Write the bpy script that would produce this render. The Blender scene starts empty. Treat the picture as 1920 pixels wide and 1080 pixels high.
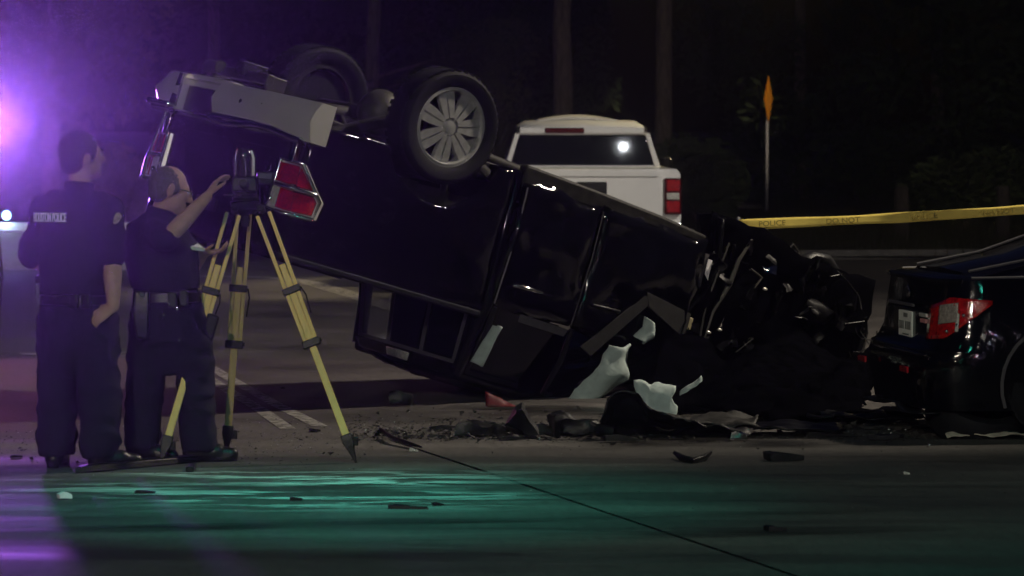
import bpy, bmesh, math, random
from mathutils import Vector, Matrix, Euler, noise
random.seed(7)
SC = bpy.context.scene
COL = SC.collection
R = math.radians

# ------------------------------------------------------------------ camera
F, HC, YH = 7000.0, 1.95, 220.0
PITCH = math.atan((540 - YH) / F)
cam = bpy.data.cameras.new('camera')
cam.sensor_width = 36.0
cam.lens = 36.0 * F / 1920.0
cam.clip_start, cam.clip_end = 0.1, 2000
camo = bpy.data.objects.new('camera', cam); COL.objects.link(camo)
camo.location = (0, 0, HC); camo.rotation_euler = (math.pi / 2 - PITCH, 0, 0)
SC.camera = camo
cam.dof.use_dof = True; cam.dof.focus_distance = 24.0; cam.dof.aperture_fstop = 5.0

def at(px, py, Y):
    """world point on the ray of a photo pixel at depth Y"""
    dx, dz = (px - 960) / F, (540 - py) / F
    d = Vector((dx, math.cos(PITCH) + dz * math.sin(PITCH), -math.sin(PITCH) + dz * math.cos(PITCH)))
    return Vector((0, 0, HC)) + d * (Y / d.y)
def gr(px, py, z=0.0):
    """ground point under a photo pixel"""
    dx, dz = (px - 960) / F, (540 - py) / F
    d = Vector((dx, math.cos(PITCH) + dz * math.sin(PITCH), -math.sin(PITCH) + dz * math.cos(PITCH)))
    p = Vector((0, 0, HC)) + d * ((z - HC) / d.z)
    return p

# ------------------------------------------------------------------ sky, sun, exposure
W = bpy.data.worlds.new('World'); SC.world = W; W.use_nodes = True
nt = W.node_tree; nt.nodes.clear()
wo = nt.nodes.new('ShaderNodeOutputWorld'); bg = nt.nodes.new('ShaderNodeBackground')
sky = nt.nodes.new('ShaderNodeTexSky'); sky.sky_type = 'NISHITA'; sky.sun_disc = False
sky.sun_elevation = R(1.0); sky.sun_rotation = R(200)
bg.inputs['Strength'].default_value = 0.014
mixs = nt.nodes.new('ShaderNodeMix'); mixs.data_type = 'RGBA'; mixs.blend_type = 'MULTIPLY'
mixs.inputs[0].default_value = 1.0; mixs.inputs[7].default_value = (0.10, 0.2, 1.0, 1)
nt.links.new(sky.outputs[0], mixs.inputs[6]); nt.links.new(mixs.outputs[2], bg.inputs['Color'])
nt.links.new(bg.outputs[0], wo.inputs['Surface'])
sl = bpy.data.lights.new('dim_fill', 'SUN'); sl.energy = 0.006; sl.angle = R(0.5); sl.color = (0.7, 0.8, 1.0)  # very dim cool fill light added over the night sky
so = bpy.data.objects.new('dim_fill', sl); COL.objects.link(so); so.rotation_euler = (R(50), 0, R(-160))
SC.view_settings.view_transform = 'Standard'; SC.view_settings.look = 'None'
SC.view_settings.gamma = 1; SC.view_settings.use_curve_mapping = False
SC.view_settings.exposure = 0.0
SC.cycles.use_denoising = True; SC.cycles.denoising_input_passes = 'RGB_ALBEDO'; SC.cycles.use_adaptive_sampling = False
SC.cycles.max_bounces = 6; SC.cycles.volume_bounces = 1
SC.cycles.sample_clamp_indirect = 2.0
HAZE = 0.0016
P_STREET_A, P_STREET_B, P_STREET_C, P_POLICE_BLUE, P_POLICE_RED, P_GREEN, P_BEACON = 6600, 6800, 18000, 1350, 60, 580, 3
P_SIGN_FILL, P_PICKUP_FILL = 16000, 3700

# ------------------------------------------------------------------ materials
MATS = {}
def mat(name, col, rough=0.6, metal=0.0, coat=0.0, var=0.25, scale=18.0, bump=0.0, bscale=60.0, emit=None, estr=0.0,
        bdist=0.01, trans=0.0, alpha=1.0, spec=0.5, rvar=0.15, stretch=(1, 1, 1), ior=1.45):
    if name in MATS: return MATS[name]
    m = bpy.data.materials.new(name); m.use_nodes = True
    t = m.node_tree; b = t.nodes['Principled BSDF']
    tc = t.nodes.new('ShaderNodeTexCoord'); mp = t.nodes.new('ShaderNodeMapping')
    mp.inputs['Scale'].default_value = stretch
    t.links.new(tc.outputs['Object'], mp.inputs['Vector'])
    n = t.nodes.new('ShaderNodeTexNoise'); n.inputs['Scale'].default_value = scale
    n.inputs['Detail'].default_value = 6; n.inputs['Roughness'].default_value = 0.62
    t.links.new(mp.outputs[0], n.inputs['Vector'])
    r = t.nodes.new('ShaderNodeValToRGB')
    r.color_ramp.elements[0].position = 0.3; r.color_ramp.elements[1].position = 0.72
    r.color_ramp.elements[0].color = (*[c * (1 - var) for c in col], 1)
    r.color_ramp.elements[1].color = (*[min(1, c * (1 + var)) for c in col], 1)
    t.links.new(n.outputs['Fac'], r.inputs[0]); t.links.new(r.outputs[0], b.inputs['Base Color'])
    mr = t.nodes.new('ShaderNodeMapRange')
    mr.inputs['To Min'].default_value = max(0.02, rough - rvar * rough); mr.inputs['To Max'].default_value = min(1, rough + rvar * rough)
    t.links.new(n.outputs['Fac'], mr.inputs[0]); t.links.new(mr.outputs[0], b.inputs['Roughness'])
    b.inputs['Metallic'].default_value = metal
    b.inputs['Coat Weight'].default_value = coat; b.inputs['Coat Roughness'].default_value = 0.06
    b.inputs['Transmission Weight'].default_value = trans; b.inputs['IOR'].default_value = ior
    b.inputs['Alpha'].default_value = alpha
    b.inputs['Specular IOR Level'].default_value = spec
    if emit:
        b.inputs['Emission Color'].default_value = (*emit, 1); b.inputs['Emission Strength'].default_value = estr
    if bump:
        n2 = t.nodes.new('ShaderNodeTexNoise'); n2.inputs['Scale'].default_value = bscale; n2.inputs['Detail'].default_value = 8
        t.links.new(mp.outputs[0], n2.inputs['Vector'])
        bp = t.nodes.new('ShaderNodeBump'); bp.inputs['Strength'].default_value = bump; bp.inputs['Distance'].default_value = bdist
        t.links.new(n2.outputs['Fac'], bp.inputs['Height']); t.links.new(bp.outputs[0], b.inputs['Normal'])
    MATS[name] = m
    return m

BLACKP = mat('black_car_paint', (0.003, 0.003, 0.005), 0.07, coat=0.0, var=0.5, bump=0.5, bscale=2.2, bdist=.03, scale=6)
SCRAPE = mat('scraped_black_paint', (0.002, 0.002, 0.003), 0.34, spec=.16, coat=0.0, var=0.8, bump=0.10, bscale=7, scale=9)
DULLBLACK = mat('matte_black', (0.0015, 0.0015, 0.0022), 0.9, spec=0.0, var=.6, scale=12)  # even near-black without gloss, for the crushed nose
WHITEP = mat('white_car_paint', (0.78, 0.77, 0.74), 0.3, coat=0.6, var=0.04, scale=3)
CHROME = mat('dull_chrome', (0.82, 0.79, 0.72), 0.25, metal=0.5, var=0.06, scale=3, rvar=.3)
BRIGHT = mat('bright_chrome', (0.7, 0.7, 0.7), 0.12, metal=1.0, var=0.1)
ALU = mat('alloy_wheel_silver', (0.46, 0.46, 0.46), 0.26, metal=0.5, var=0.15)
RUBBER = mat('tyre_rubber', (0.007, 0.007, 0.009), 0.7, spec=.2, var=0.4, bump=0.3, bscale=90)
PLASTIC = mat('black_plastic', (0.006, 0.006, 0.007), 0.42, spec=.35, var=0.4, bump=0.3, bscale=40)
STEELD = mat('dirty_underbody_steel', (0.016, 0.015, 0.014), 0.6, metal=0.2, spec=.3, var=0.6, bump=0.4, bscale=25)
GREYM = mat('grey_cast_metal', (0.045, 0.043, 0.038), 0.5, metal=0.3, var=0.3, bump=0.2)
REDL = mat('red_lamp_lens', (0.34, 0.007, 0.014), 0.1, var=0.5, scale=60, coat=1.0, bump=0.2, bscale=150)
CLEARL = mat('clear_lamp_lens', (0.5, 0.48, 0.44), 0.12, var=0.3, scale=50, coat=1.0, bump=0.3, bscale=120)
GLASS = mat('dark_tinted_glass', (0.004, 0.004, 0.007), 0.022, rvar=.05, var=0.1)
THIN = mat('smoked_see_through_glass', (0.5, 0.5, 0.55), 0.05, var=0.05, alpha=0.35)
AIRBAG = mat('white_airbag_cloth', (0.36, 0.43, 0.42), 0.85, var=0.15, bump=0.5, bscale=45)
GREYTRIM = mat('grey_interior_trim', (0.2, 0.19, 0.18), 0.8, var=0.2, bump=0.2)
YELLOW = mat('yellow_painted_wood', (0.85, 0.60, 0.2), 0.55, var=0.18, scale=12, bump=0.2, bscale=40, stretch=(1, 1, 0.2))
WOODD = mat('worn_wood_slider', (0.42, 0.31, 0.12), 0.6, var=0.3, scale=16, bump=0.2, stretch=(1, 1, 0.15))
SKIN = mat('skin', (0.42, 0.24, 0.16), 0.55, var=0.12, scale=30, bump=0.12, bscale=140)
NAVY = mat('navy_uniform_cloth', (0.013, 0.012, 0.026), 0.85, var=0.35, scale=14, bump=0.35, bscale=90, spec=0.25)
NAVY2 = mat('navy_vest_cloth', (0.016, 0.014, 0.028), 0.8, var=0.3, scale=20, bump=0.35, bscale=120, spec=0.25)
LEATHER = mat('black_leather', (0.008, 0.008, 0.009), 0.35, var=0.3, bump=0.2, bscale=70)
HAIRB = mat('short_dark_brown_hair', (0.02, 0.014, 0.012), 0.6, var=0.5, scale=60, bump=0.6, bscale=160, stretch=(1, 1, 0.3))
HAIRG = mat('short_grey_hair', (0.10, 0.08, 0.07), 0.65, var=0.4, scale=60, bump=0.5, bscale=160)
WHITETXT = mat('white_reflective_print', (0.85, 0.82, 0.85), 0.6, var=0.08)
PATCH = mat('embroidered_patch', (0.45, 0.33, 0.3), 0.8, var=0.5, scale=60)
ORANGE = mat('orange_sign_sheeting', (0.9, 0.34, 0.02), 0.5, var=0.1)
GALV = mat('galvanised_steel', (0.32, 0.32, 0.33), 0.5, metal=0.6, var=0.2)
TAPE = mat('yellow_barricade_tape', (0.72, 0.58, 0.14), 0.4, var=0.12, scale=8, bump=0.15, bscale=20)
TAPEINK = mat('black_tape_print', (0.2, 0.15, 0.02), 0.5, var=0.3, scale=30)
BARK = mat('pine_bark', (0.2, 0.155, 0.13), 0.9, var=0.5, scale=14, bump=1.0, bscale=18, stretch=(1, 1, 0.25))
LEAF1 = mat('dark_leaves', (0.055, 0.078, 0.034), 0.65, var=0.6, scale=1.2)
LEAF2 = mat('olive_leaves', (0.115, 0.12, 0.05), 0.65, var=0.5, scale=1.5)
LEAF3 = mat('pale_lit_leaves', (0.22, 0.18, 0.11), 0.65, var=0.5, scale=1.5)  # leaf colour lightened in place of lamplight on the foliage
GRASSM = mat('dry_grass', (0.04, 0.044, 0.018), 0.8, var=0.5, scale=2)
CONC = mat('grey_concrete', (0.26, 0.25, 0.24), 0.85, var=0.25, scale=6, bump=0.4, bscale=30)
WHITEC = mat('white_painted_concrete', (0.75, 0.75, 0.76), 0.6, var=0.1, scale=5)
CLOTHW = mat('dirty_white_cloth', (0.42, 0.38, 0.31), 0.9, var=0.3, scale=14, bump=0.5, bscale=40)
REDC = mat('red_plastic', (0.09, 0.006, 0.01), 0.45, var=0.3, scale=14)
SHARD = mat('broken_glass', (0.55, 0.6, 0.58), 0.08, var=0.3, coat=1.0)

# ------------------------------------------------------------------ mesh helpers
class MB:
    def __init__(s): s.v = []; s.f = []
    def add(s, vs, fs):
        n = len(s.v); s.v += [Vector(v) for v in vs]; s.f += [tuple(i + n for i in f) for f in fs]; return s
    def box(s, x0, x1, y0, y1, z0, z1):
        vs = [(x, y, z) for x in (x0, x1) for y in (y0, y1) for z in (z0, z1)]
        return s.add(vs, [(0, 1, 3, 2), (4, 6, 7, 5), (0, 4, 5, 1), (2, 3, 7, 6), (0, 2, 6, 4), (1, 5, 7, 3)])
    def obox(s, c, size, rot=(0, 0, 0)):
        m = Euler([R(a) for a in rot]).to_matrix(); h = Vector(size) / 2; c = Vector(c)
        vs = [c + m @ Vector((x * h.x, y * h.y, z * h.z)) for x in (-1, 1) for y in (-1, 1) for z in (-1, 1)]
        return s.add(vs, [(0, 1, 3, 2), (4, 6, 7, 5), (0, 4, 5, 1), (2, 3, 7, 6), (0, 2, 6, 4), (1, 5, 7, 3)])
    def loft(s, rings, cap=True, closed=True):
        n = len(rings[0]); vs = [p for r in rings for p in r]; fs = []
        for i in range(len(rings) - 1):
            for j in range(n if closed else n - 1):
                k = (j + 1) % n
                fs.append((i * n + j, i * n + k, (i + 1) * n + k, (i + 1) * n + j))
        if cap:
            fs.append(tuple(range(n - 1, -1, -1))); fs.append(tuple((len(rings) - 1) * n + j for j in range(n)))
        return s.add(vs, fs)
    def tube(s, pts, r, n=8, sx=1.0):
        pts = [Vector(p) for p in pts]; rings = []; ref = None
        for i, p in enumerate(pts):
            d = (pts[min(i + 1, len(pts) - 1)] - pts[max(i - 1, 0)]).normalized()
            if ref is None: ref = d.orthogonal().normalized()
            ref = (ref - d * ref.dot(d)).normalized(); b = d.cross(ref)
            rr = r[i] if isinstance(r, (list, tuple)) else r
            rings.append([p + (ref * math.cos(a) * rr * sx + b * math.sin(a) * rr) for a in [2 * math.pi * k / n for k in range(n)]])
        return s.loft(rings)
    def cap(s, a, b, ra, rb, n=12):
        """tapered capsule"""
        a, b = Vector(a), Vector(b); d = (b - a).normalized()
        pts, rs = [], []
        for k in (88, 60, 30): pts.append(a - d * ra * math.sin(R(k))); rs.append(ra * math.cos(R(k)))
        for t in (0, .5, 1): pts.append(a.lerp(b, t)); rs.append(ra + (rb - ra) * t)
        for k in (30, 60, 88): pts.append(b + d * rb * math.sin(R(k))); rs.append(rb * math.cos(R(k)))
        ref = d.orthogonal().normalized(); bb = d.cross(ref)
        return s.loft([[p + (ref * math.cos(t) + bb * math.sin(t)) * r for t in [2 * math.pi * k / n for k in range(n)]] for p, r in zip(pts, rs)])
    def ell(s, c, r, rot=(0, 0, 0), n=16, m=10):
        c = Vector(c); M = Euler([R(a) for a in rot]).to_matrix(); rings = []
        for i in range(m + 1):
            th = math.pi * min(max(i / m, 0.01), 0.99)
            rings.append([c + M @ Vector((r[0] * math.sin(th) * math.cos(2 * math.pi * k / n), r[1] * math.sin(th) * math.sin(2 * math.pi * k / n), r[2] * math.cos(th))) for k in range(n)])
        return s.loft(rings)
    def prism(s, poly, vec):
        n = len(poly); vec = Vector(vec); a = [Vector(p) for p in poly]; b = [p + vec for p in a]
        fs = [tuple(range(n - 1, -1, -1)), tuple(range(n, 2 * n))] + [(i, (i + 1) % n, n + (i + 1) % n, n + i) for i in range(n)]
        return s.add(a + b, fs)
    def grid(s, fn, nu, nv):
        vs = [fn(i / nu, j / nv) for i in range(nu + 1) for j in range(nv + 1)]
        fs = [(i * (nv + 1) + j, (i + 1) * (nv + 1) + j, (i + 1) * (nv + 1) + j + 1, i * (nv + 1) + j + 1) for i in range(nu) for j in range(nv)]
        return s.add(vs, fs)
    def lathe(s, prof, c, axis, n=32, ring=False):
        """prof: (radius, along) pairs"""
        c = Vector(c); ax = Vector(axis).normalized(); u = ax.orthogonal().normalized(); w = ax.cross(u)
        rings = [[c + ax * h + (u * math.cos(t) + w * math.sin(t)) * r for t in [2 * math.pi * k / n for k in range(n)]] for r, h in prof]
        if ring: rings.append(rings[0])
        return s.loft(rings, cap=not ring)
    def xf(s, M): s.v = [M @ v for v in s.v]; return s
    def crumple(s, amp, sc, seed=0):
        o = Vector((seed * 3.1, seed * 7.7, seed * 1.3))
        s.v = [v + noise.noise_vector(v * sc + o) * amp + noise.noise_vector(v * sc * 2.7 + o) * amp * .45 for v in s.v]; return s
    def mesh(s, name, smooth=None):
        me = bpy.data.meshes.new(name); me.from_pydata([tuple(v) for v in s.v], [], s.f)
        bm = bmesh.new(); bm.from_mesh(me); bmesh.ops.recalc_face_normals(bm, faces=bm.faces); bm.to_mesh(me); bm.free()
        if smooth is not None:
            me.shade_smooth()
            try: me.set_sharp_from_angle(angle=R(smooth))
            except Exception: pass
        return me
    def build(s, name, m, parent=None, smooth=None, bevel=0.0, solid=0.0, sub=0, label=None):
        me = s.mesh(name, smooth); o = bpy.data.objects.new(name, me); COL.objects.link(o)
        me.materials.append(m)
        if parent: o.parent = parent
        if solid:
            k = o.modifiers.new('solid', 'SOLIDIFY'); k.thickness = solid; k.offset = 0
        if sub:
            k = o.modifiers.new('sub', 'SUBSURF'); k.levels = sub; k.render_levels = sub
        if bevel:
            k = o.modifiers.new('bevel', 'BEVEL'); k.width = bevel; k.segments = 2; k.limit_method = 'ANGLE'; k.angle_limit = R(35)
            me.shade_smooth()
            try: me.set_sharp_from_angle(angle=R(50))
            except Exception: pass
        if label: o['label'] = label
        return o

def tag(o, label, cat, group=None, kind=None):
    if label: o['label'] = label
    if cat: o['category'] = cat
    if group: o['group'] = group
    if kind: o['kind'] = kind
    return o
def empty(name, loc=(0, 0, 0), rot=(0, 0, 0), label=None, cat=None, group=None):
    o = bpy.data.objects.new(name, None); COL.objects.link(o); o.empty_display_size = .2
    o.location = loc; o.rotation_euler = rot
    return tag(o, label, cat, group)
def struct(o): o['kind'] = 'structure'; return o
def subdiv_box(x0, x1, y0, y1, z0, z1, n=8):
    m = MB()
    L = lambda a, b, t: a + (b - a) * t
    for f in ((lambda u, v: (L(x0, x1, u), L(y0, y1, v), z0)), (lambda u, v: (L(x0, x1, u), L(y0, y1, v), z1)),
              (lambda u, v: (L(x0, x1, u), y0, L(z0, z1, v))), (lambda u, v: (L(x0, x1, u), y1, L(z0, z1, v))),
              (lambda u, v: (x0, L(y0, y1, u), L(z0, z1, v))), (lambda u, v: (x1, L(y0, y1, u), L(z0, z1, v)))):
        m.grid(f, n, n)
    return m
def cut(o, cutters):
    """boolean-subtract a list of MB cutters and keep the plain mesh"""
    for c in cutters:
        k = bpy.data.objects.new('cutter', c.mesh('cutter')); COL.objects.link(k)
        b = o.modifiers.new('b', 'BOOLEAN'); b.operation = 'DIFFERENCE'; b.object = k; b.solver = 'EXACT'
        bpy.context.view_layer.update()
        me = bpy.data.meshes.new_from_object(o.evaluated_get(bpy.context.evaluated_depsgraph_get()))
        o.modifiers.remove(b); o.data = me
        bpy.data.objects.remove(k)
    return o
def blob(name, m, mb, parent, voxel=0.01, iters=4, wrinkle=0.0, wscale=9.0, seed=0, label=None):
    """fuse overlapping closed shapes into ONE continuous skin"""
    o = mb.build(name, m, None)
    k = o.modifiers.new('r', 'REMESH'); k.mode = 'VOXEL'; k.voxel_size = voxel; k.use_smooth_shade = True
    k = o.modifiers.new('s', 'SMOOTH'); k.factor = .5; k.iterations = iters
    bpy.context.view_layer.update()
    me = bpy.data.meshes.new_from_object(o.evaluated_get(bpy.context.evaluated_depsgraph_get()))
    o.modifiers.clear(); o.data = me
    if wrinkle:
        off = Vector((seed * 5.3, seed, 1.7))
        nrm = [v.normal.copy() for v in me.vertices]
        for v, n_ in zip(me.vertices, nrm):
            q = Vector((v.co.x * wscale, v.co.y * wscale, v.co.z * wscale * 1.25)) + off
            f = 1 - abs(noise.noise(q)) * 2
            v.co += n_ * wrinkle * (f * .7 + noise.noise(q * 2.3) * .5)
    me.shade_smooth()
    if parent: o.parent = parent
    if label: o['label'] = label
    return o
def copy_thing(o, parent=None):
    c = o.copy(); COL.objects.link(c)
    if parent: c.parent = parent
    for ch in list(o.children): copy_thing(ch, c)
    return c
def wheel(parent, c, side, r=0.385, w=0.25, rim_r=0.265, name='wheel', spokes=7, rimmat=None, rot=(0, 0, 0)):
    """wheel whose outer face looks along side*y"""
    rimmat = rimmat or ALU
    root = empty(name, c, [R(a) for a in rot]); root.parent = parent
    h = w / 2; q = r - rim_r
    MB().lathe([(rim_r, -h * .8), (rim_r + q * .35, -h), (r - .03, -h), (r, -h * .72), (r, h * .72), (r - .03, h), (rim_r + q * .35, h), (rim_r, h * .8)], (0, 0, 0), (0, 1, 0), 48, True).build('tyre', RUBBER, root, 40)
    tb = MB()
    for k in range(44):
        a = 2 * math.pi * k / 44
        for sgn in (-1, 1):
            tb.obox((math.sin(a) * (r - .003), sgn * w * .3, math.cos(a) * (r - .003)), (.034, w * .24, .012), (0, math.degrees(a), sgn * 12))
    t = tb.build('tread', RUBBER, root); t['kind'] = 'stuff'
    MB().lathe([(rim_r * .96, -h * .8), (rim_r, -h * .8), (rim_r, h * .72), (rim_r + .012, h * .82), (rim_r - .015, h * .86), (rim_r - .03, h * .6), (rim_r - .035, -h * .8)], (0, 0, 0), (0, side, 0), 48, True).build('rim', rimmat, root, 40)
    MB().lathe([(rim_r * .8, -.02), (rim_r * .8, .0), (.03, .0), (.03, -.02)], (0, -side * .05, 0), (0, side, 0), 32).build('brake_disc', RUBBER, root, 40)
    MB().lathe([(.06, -.05), (.062, .0), (.055, .012), (.03, .018), (.002, .019)], (0, side * h * .62, 0), (0, side, 0), 24).build('hub_cap', rimmat, root, 40)
    me = None
    for k in range(spokes):
        a = 2 * math.pi * k / spokes
        if me is None:
            sp = MB(); yo = side * h
            for x0, x1 in ((-.056, -.007), (.007, .056)):
                sp.loft([[(x0 * .62, yo * .5, .06), (x1 * .62, yo * .5, .06), (x1 * .62, yo * .78, .06), (x0 * .62, yo * .78, .06)],
                         [(x0, yo * .45, rim_r * .6), (x1, yo * .45, rim_r * .6), (x1, yo * .74, rim_r * .6), (x0, yo * .74, rim_r * .6)],
                         [(x0 * 1.15, yo * .4, rim_r - .012), (x1 * 1.15, yo * .4, rim_r - .012), (x1 * 1.15, yo * .7, rim_r - .012), (x0 * 1.15, yo * .7, rim_r - .012)]])
            sp.box(-.03, .03, min(yo * .4, yo * .6), max(yo * .4, yo * .6), .06, rim_r - .014)
            me = sp.mesh('spoke'); me.materials.append(rimmat)
        o = bpy.data.objects.new('spoke', me); COL.objects.link(o); o.parent = root; o.rotation_euler = (0, a, 0)
    return root
def text_obj(name, body, m, parent, loc, rot, size, thick=0.002, bold=0.0, sx=1.0, width=None, bend=0.0):
    cu = bpy.data.curves.new(name, 'FONT'); cu.body = body; cu.size = size; cu.extrude = thick; cu.offset = bold
    cu.align_x = 'CENTER'; cu.align_y = 'CENTER'
    t = bpy.data.objects.new(name, cu); COL.objects.link(t); bpy.context.view_layer.update()
    me = bpy.data.meshes.new_from_object(t.evaluated_get(bpy.context.evaluated_depsgraph_get()))
    bpy.data.objects.remove(t)
    o = bpy.data.objects.new(name, me); COL.objects.link(o); me.materials.clear(); me.materials.append(m)
    if width:
        xs = [v.co.x for v in me.vertices]; sx = width / (max(xs) - min(xs))
    for v in me.vertices: v.co.x *= sx; v.co.z -= bend * v.co.x ** 2
    o.parent = parent; o.location = loc; o.rotation_euler = [R(a) for a in rot]
    return o
def lamp(name, kind, loc, energy, col, parent=None, size=0.1, aim=None, cone=120, blend=.6):
    l = bpy.data.lights.new(name, kind); l.energy = energy; l.color = col; l.shadow_soft_size = size
    o = bpy.data.objects.new(name, l); COL.objects.link(o); o.location = loc
    if kind == 'SPOT': l.spot_size = R(cone); l.spot_blend = blend
    if aim is not None:
        o.rotation_euler = (Vector(aim) - Vector(loc)).to_track_quat('-Z', 'Y').to_euler()
    if parent: o.parent = parent; o.matrix_parent_inverse = parent.matrix_world.inverted() if False else Matrix()
    return o

# ------------------------------------------------------------------ ground and roads
def ground_mat(name, col, big, fine, wet, streak=None, stain=(0.5, 0.5)):
    m = bpy.data.materials.new(name); m.use_nodes = True; t = m.node_tree; b = t.nodes['Principled BSDF']
    tc = t.nodes.new('ShaderNodeTexCoord'); mp = t.nodes.new('ShaderNodeMapping')
    t.links.new(tc.outputs['Object'], mp.inputs['Vector'])
    if streak: mp.inputs['Scale'].default_value = streak
    n1 = t.nodes.new('ShaderNodeTexNoise'); n1.inputs['Scale'].default_value = big; n1.inputs['Detail'].default_value = 7; n1.inputs['Roughness'].default_value = .6
    n2 = t.nodes.new('ShaderNodeTexNoise'); n2.inputs['Scale'].default_value = fine; n2.inputs['Detail'].default_value = 9; n2.inputs['Roughness'].default_value = .75
    mpf = t.nodes.new('ShaderNodeMapping'); mpf.inputs['Scale'].default_value = (1, .22, 1); t.links.new(tc.outputs['Object'], mpf.inputs['Vector'])
    t.links.new(mp.outputs[0], n1.inputs['Vector']); t.links.new(mpf.outputs[0], n2.inputs['Vector'])
    r1 = t.nodes.new('ShaderNodeValToRGB')
    r1.color_ramp.elements[0].position = .32; r1.color_ramp.elements[1].position = .7
    r1.color_ramp.elements[0].color = (*[c * stain[0] for c in col], 1); r1.color_ramp.elements[1].color = (*[c * (1 + stain[1]) for c in col], 1)
    t.links.new(n1.outputs['Fac'], r1.inputs[0])
    mx = t.nodes.new('ShaderNodeMix'); mx.data_type = 'RGBA'; mx.blend_type = 'OVERLAY'; mx.inputs[0].default_value = .75
    t.links.new(r1.outputs[0], mx.inputs[6]); t.links.new(n2.outputs['Fac'], mx.inputs[7])
    t.links.new(mx.outputs[2], b.inputs['Base Color'])
    mr = t.nodes.new('ShaderNodeMapRange'); mr.inputs['From Min'].default_value = .3; mr.inputs['From Max'].default_value = .7
    mr.inputs['To Min'].default_value = wet[0]; mr.inputs['To Max'].default_value = wet[1]
    t.links.new(n1.outputs['Fac'], mr.inputs[0]); t.links.new(mr.outputs[0], b.inputs['Roughness'])
    bp = t.nodes.new('ShaderNodeBump'); bp.inputs['Strength'].default_value = .5; bp.inputs['Distance'].default_value = .008
    n3 = t.nodes.new('ShaderNodeTexNoise'); n3.inputs['Scale'].default_value = 85; n3.inputs['Detail'].default_value = 6
    t.links.new(tc.outputs['Object'], n3.inputs['Vector'])
    t.links.new(n3.outputs['Fac'], bp.inputs['Height']); t.links.new(bp.outputs[0], b.inputs['Normal'])
    return m
ASPH = ground_mat('worn_asphalt', (0.062, 0.056, 0.053), .8, 22, (.55, .8))
CONCP = ground_mat('stained_concrete_pavement', (0.076, 0.07, 0.064), .9, 20, (.45, .8), (0.25, 1.6, 1), (.4, .6))
SOIL = ground_mat('grassy_soil', (0.024, 0.026, 0.013), .8, 30, (.85, .95))
def worn_paint(name, col, thr, scl, soft=.08, rough=.55, feather=False):
    m = bpy.data.materials.new(name); m.use_nodes = True; t = m.node_tree; b = t.nodes['Principled BSDF']
    tc = t.nodes.new('ShaderNodeTexCoord'); mp = t.nodes.new('ShaderNodeMapping'); mp.inputs['Scale'].default_value = scl
    t.links.new(tc.outputs['Object'], mp.inputs[0])
    n = t.nodes.new('ShaderNodeTexNoise'); n.inputs['Scale'].default_value = 1; n.inputs['Detail'].default_value = 9; n.inputs['Roughness'].default_value = .62
    t.links.new(mp.outputs[0], n.inputs['Vector'])
    mr = t.nodes.new('ShaderNodeMapRange'); mr.inputs['From Min'].default_value = thr; mr.inputs['From Max'].default_value = thr + soft
    t.links.new(n.outputs['Fac'], mr.inputs[0])
    mp2 = t.nodes.new('ShaderNodeMapping'); mp2.inputs['Scale'].default_value = (scl[0] * .6, scl[1] * .28, 1)
    t.links.new(tc.outputs['Object'], mp2.inputs[0])
    nb = t.nodes.new('ShaderNodeTexNoise'); nb.inputs['Scale'].default_value = 1; nb.inputs['Detail'].default_value = 3
    t.links.new(mp2.outputs[0], nb.inputs['Vector'])
    mr2 = t.nodes.new('ShaderNodeMapRange'); mr2.inputs['From Min'].default_value = .38; mr2.inputs['From Max'].default_value = .58; mr2.inputs['To Min'].default_value = .12
    t.links.new(nb.outputs['Fac'], mr2.inputs[0])
    mu = t.nodes.new('ShaderNodeMath'); mu.operation = 'MULTIPLY'
    t.links.new(mr.outputs[0], mu.inputs[0]); t.links.new(mr2.outputs[0], mu.inputs[1])
    if not feather: t.links.new(mr.outputs[0], b.inputs['Alpha'])
    else:
        sx_ = t.nodes.new('ShaderNodeSeparateXYZ'); t.links.new(tc.outputs['Generated'], sx_.inputs[0]); cur = mu.outputs[0]
        for ax in (0, 1):
            pp = t.nodes.new('ShaderNodeMath'); pp.operation = 'PINGPONG'; pp.inputs[1].default_value = .5; t.links.new(sx_.outputs[ax], pp.inputs[0])
            ff = t.nodes.new('ShaderNodeMapRange'); ff.interpolation_type = 'SMOOTHSTEP'; ff.inputs['From Max'].default_value = .36; t.links.new(pp.outputs[0], ff.inputs[0])
            m3 = t.nodes.new('ShaderNodeMath'); m3.operation = 'MULTIPLY'; t.links.new(cur, m3.inputs[0]); t.links.new(ff.outputs[0], m3.inputs[1]); cur = m3.outputs[0]
        t.links.new(cur, b.inputs['Alpha'])
    n.inputs['Distortion'].default_value = .6 if feather else 0; mp.inputs['Rotation'].default_value = (0, 0, R(20 if feather else 0))
    b.inputs['Base Color'].default_value = (*col, 1); b.inputs['Roughness'].default_value = rough
    return m
def sheet(name, pts, m, z):
    me = MB().add([(p[0], p[1], z) for p in pts], [tuple(range(len(pts)))])
    return struct(me.build(name, m))
sheet('ground', [(-300, -60), (300, -60), (300, 500), (-300, 500)], SOIL, -0.02)
sheet('road', [(-80, -40), (80, -40), (80, 61), (-80, 50)], ASPH, 0.0)
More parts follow.
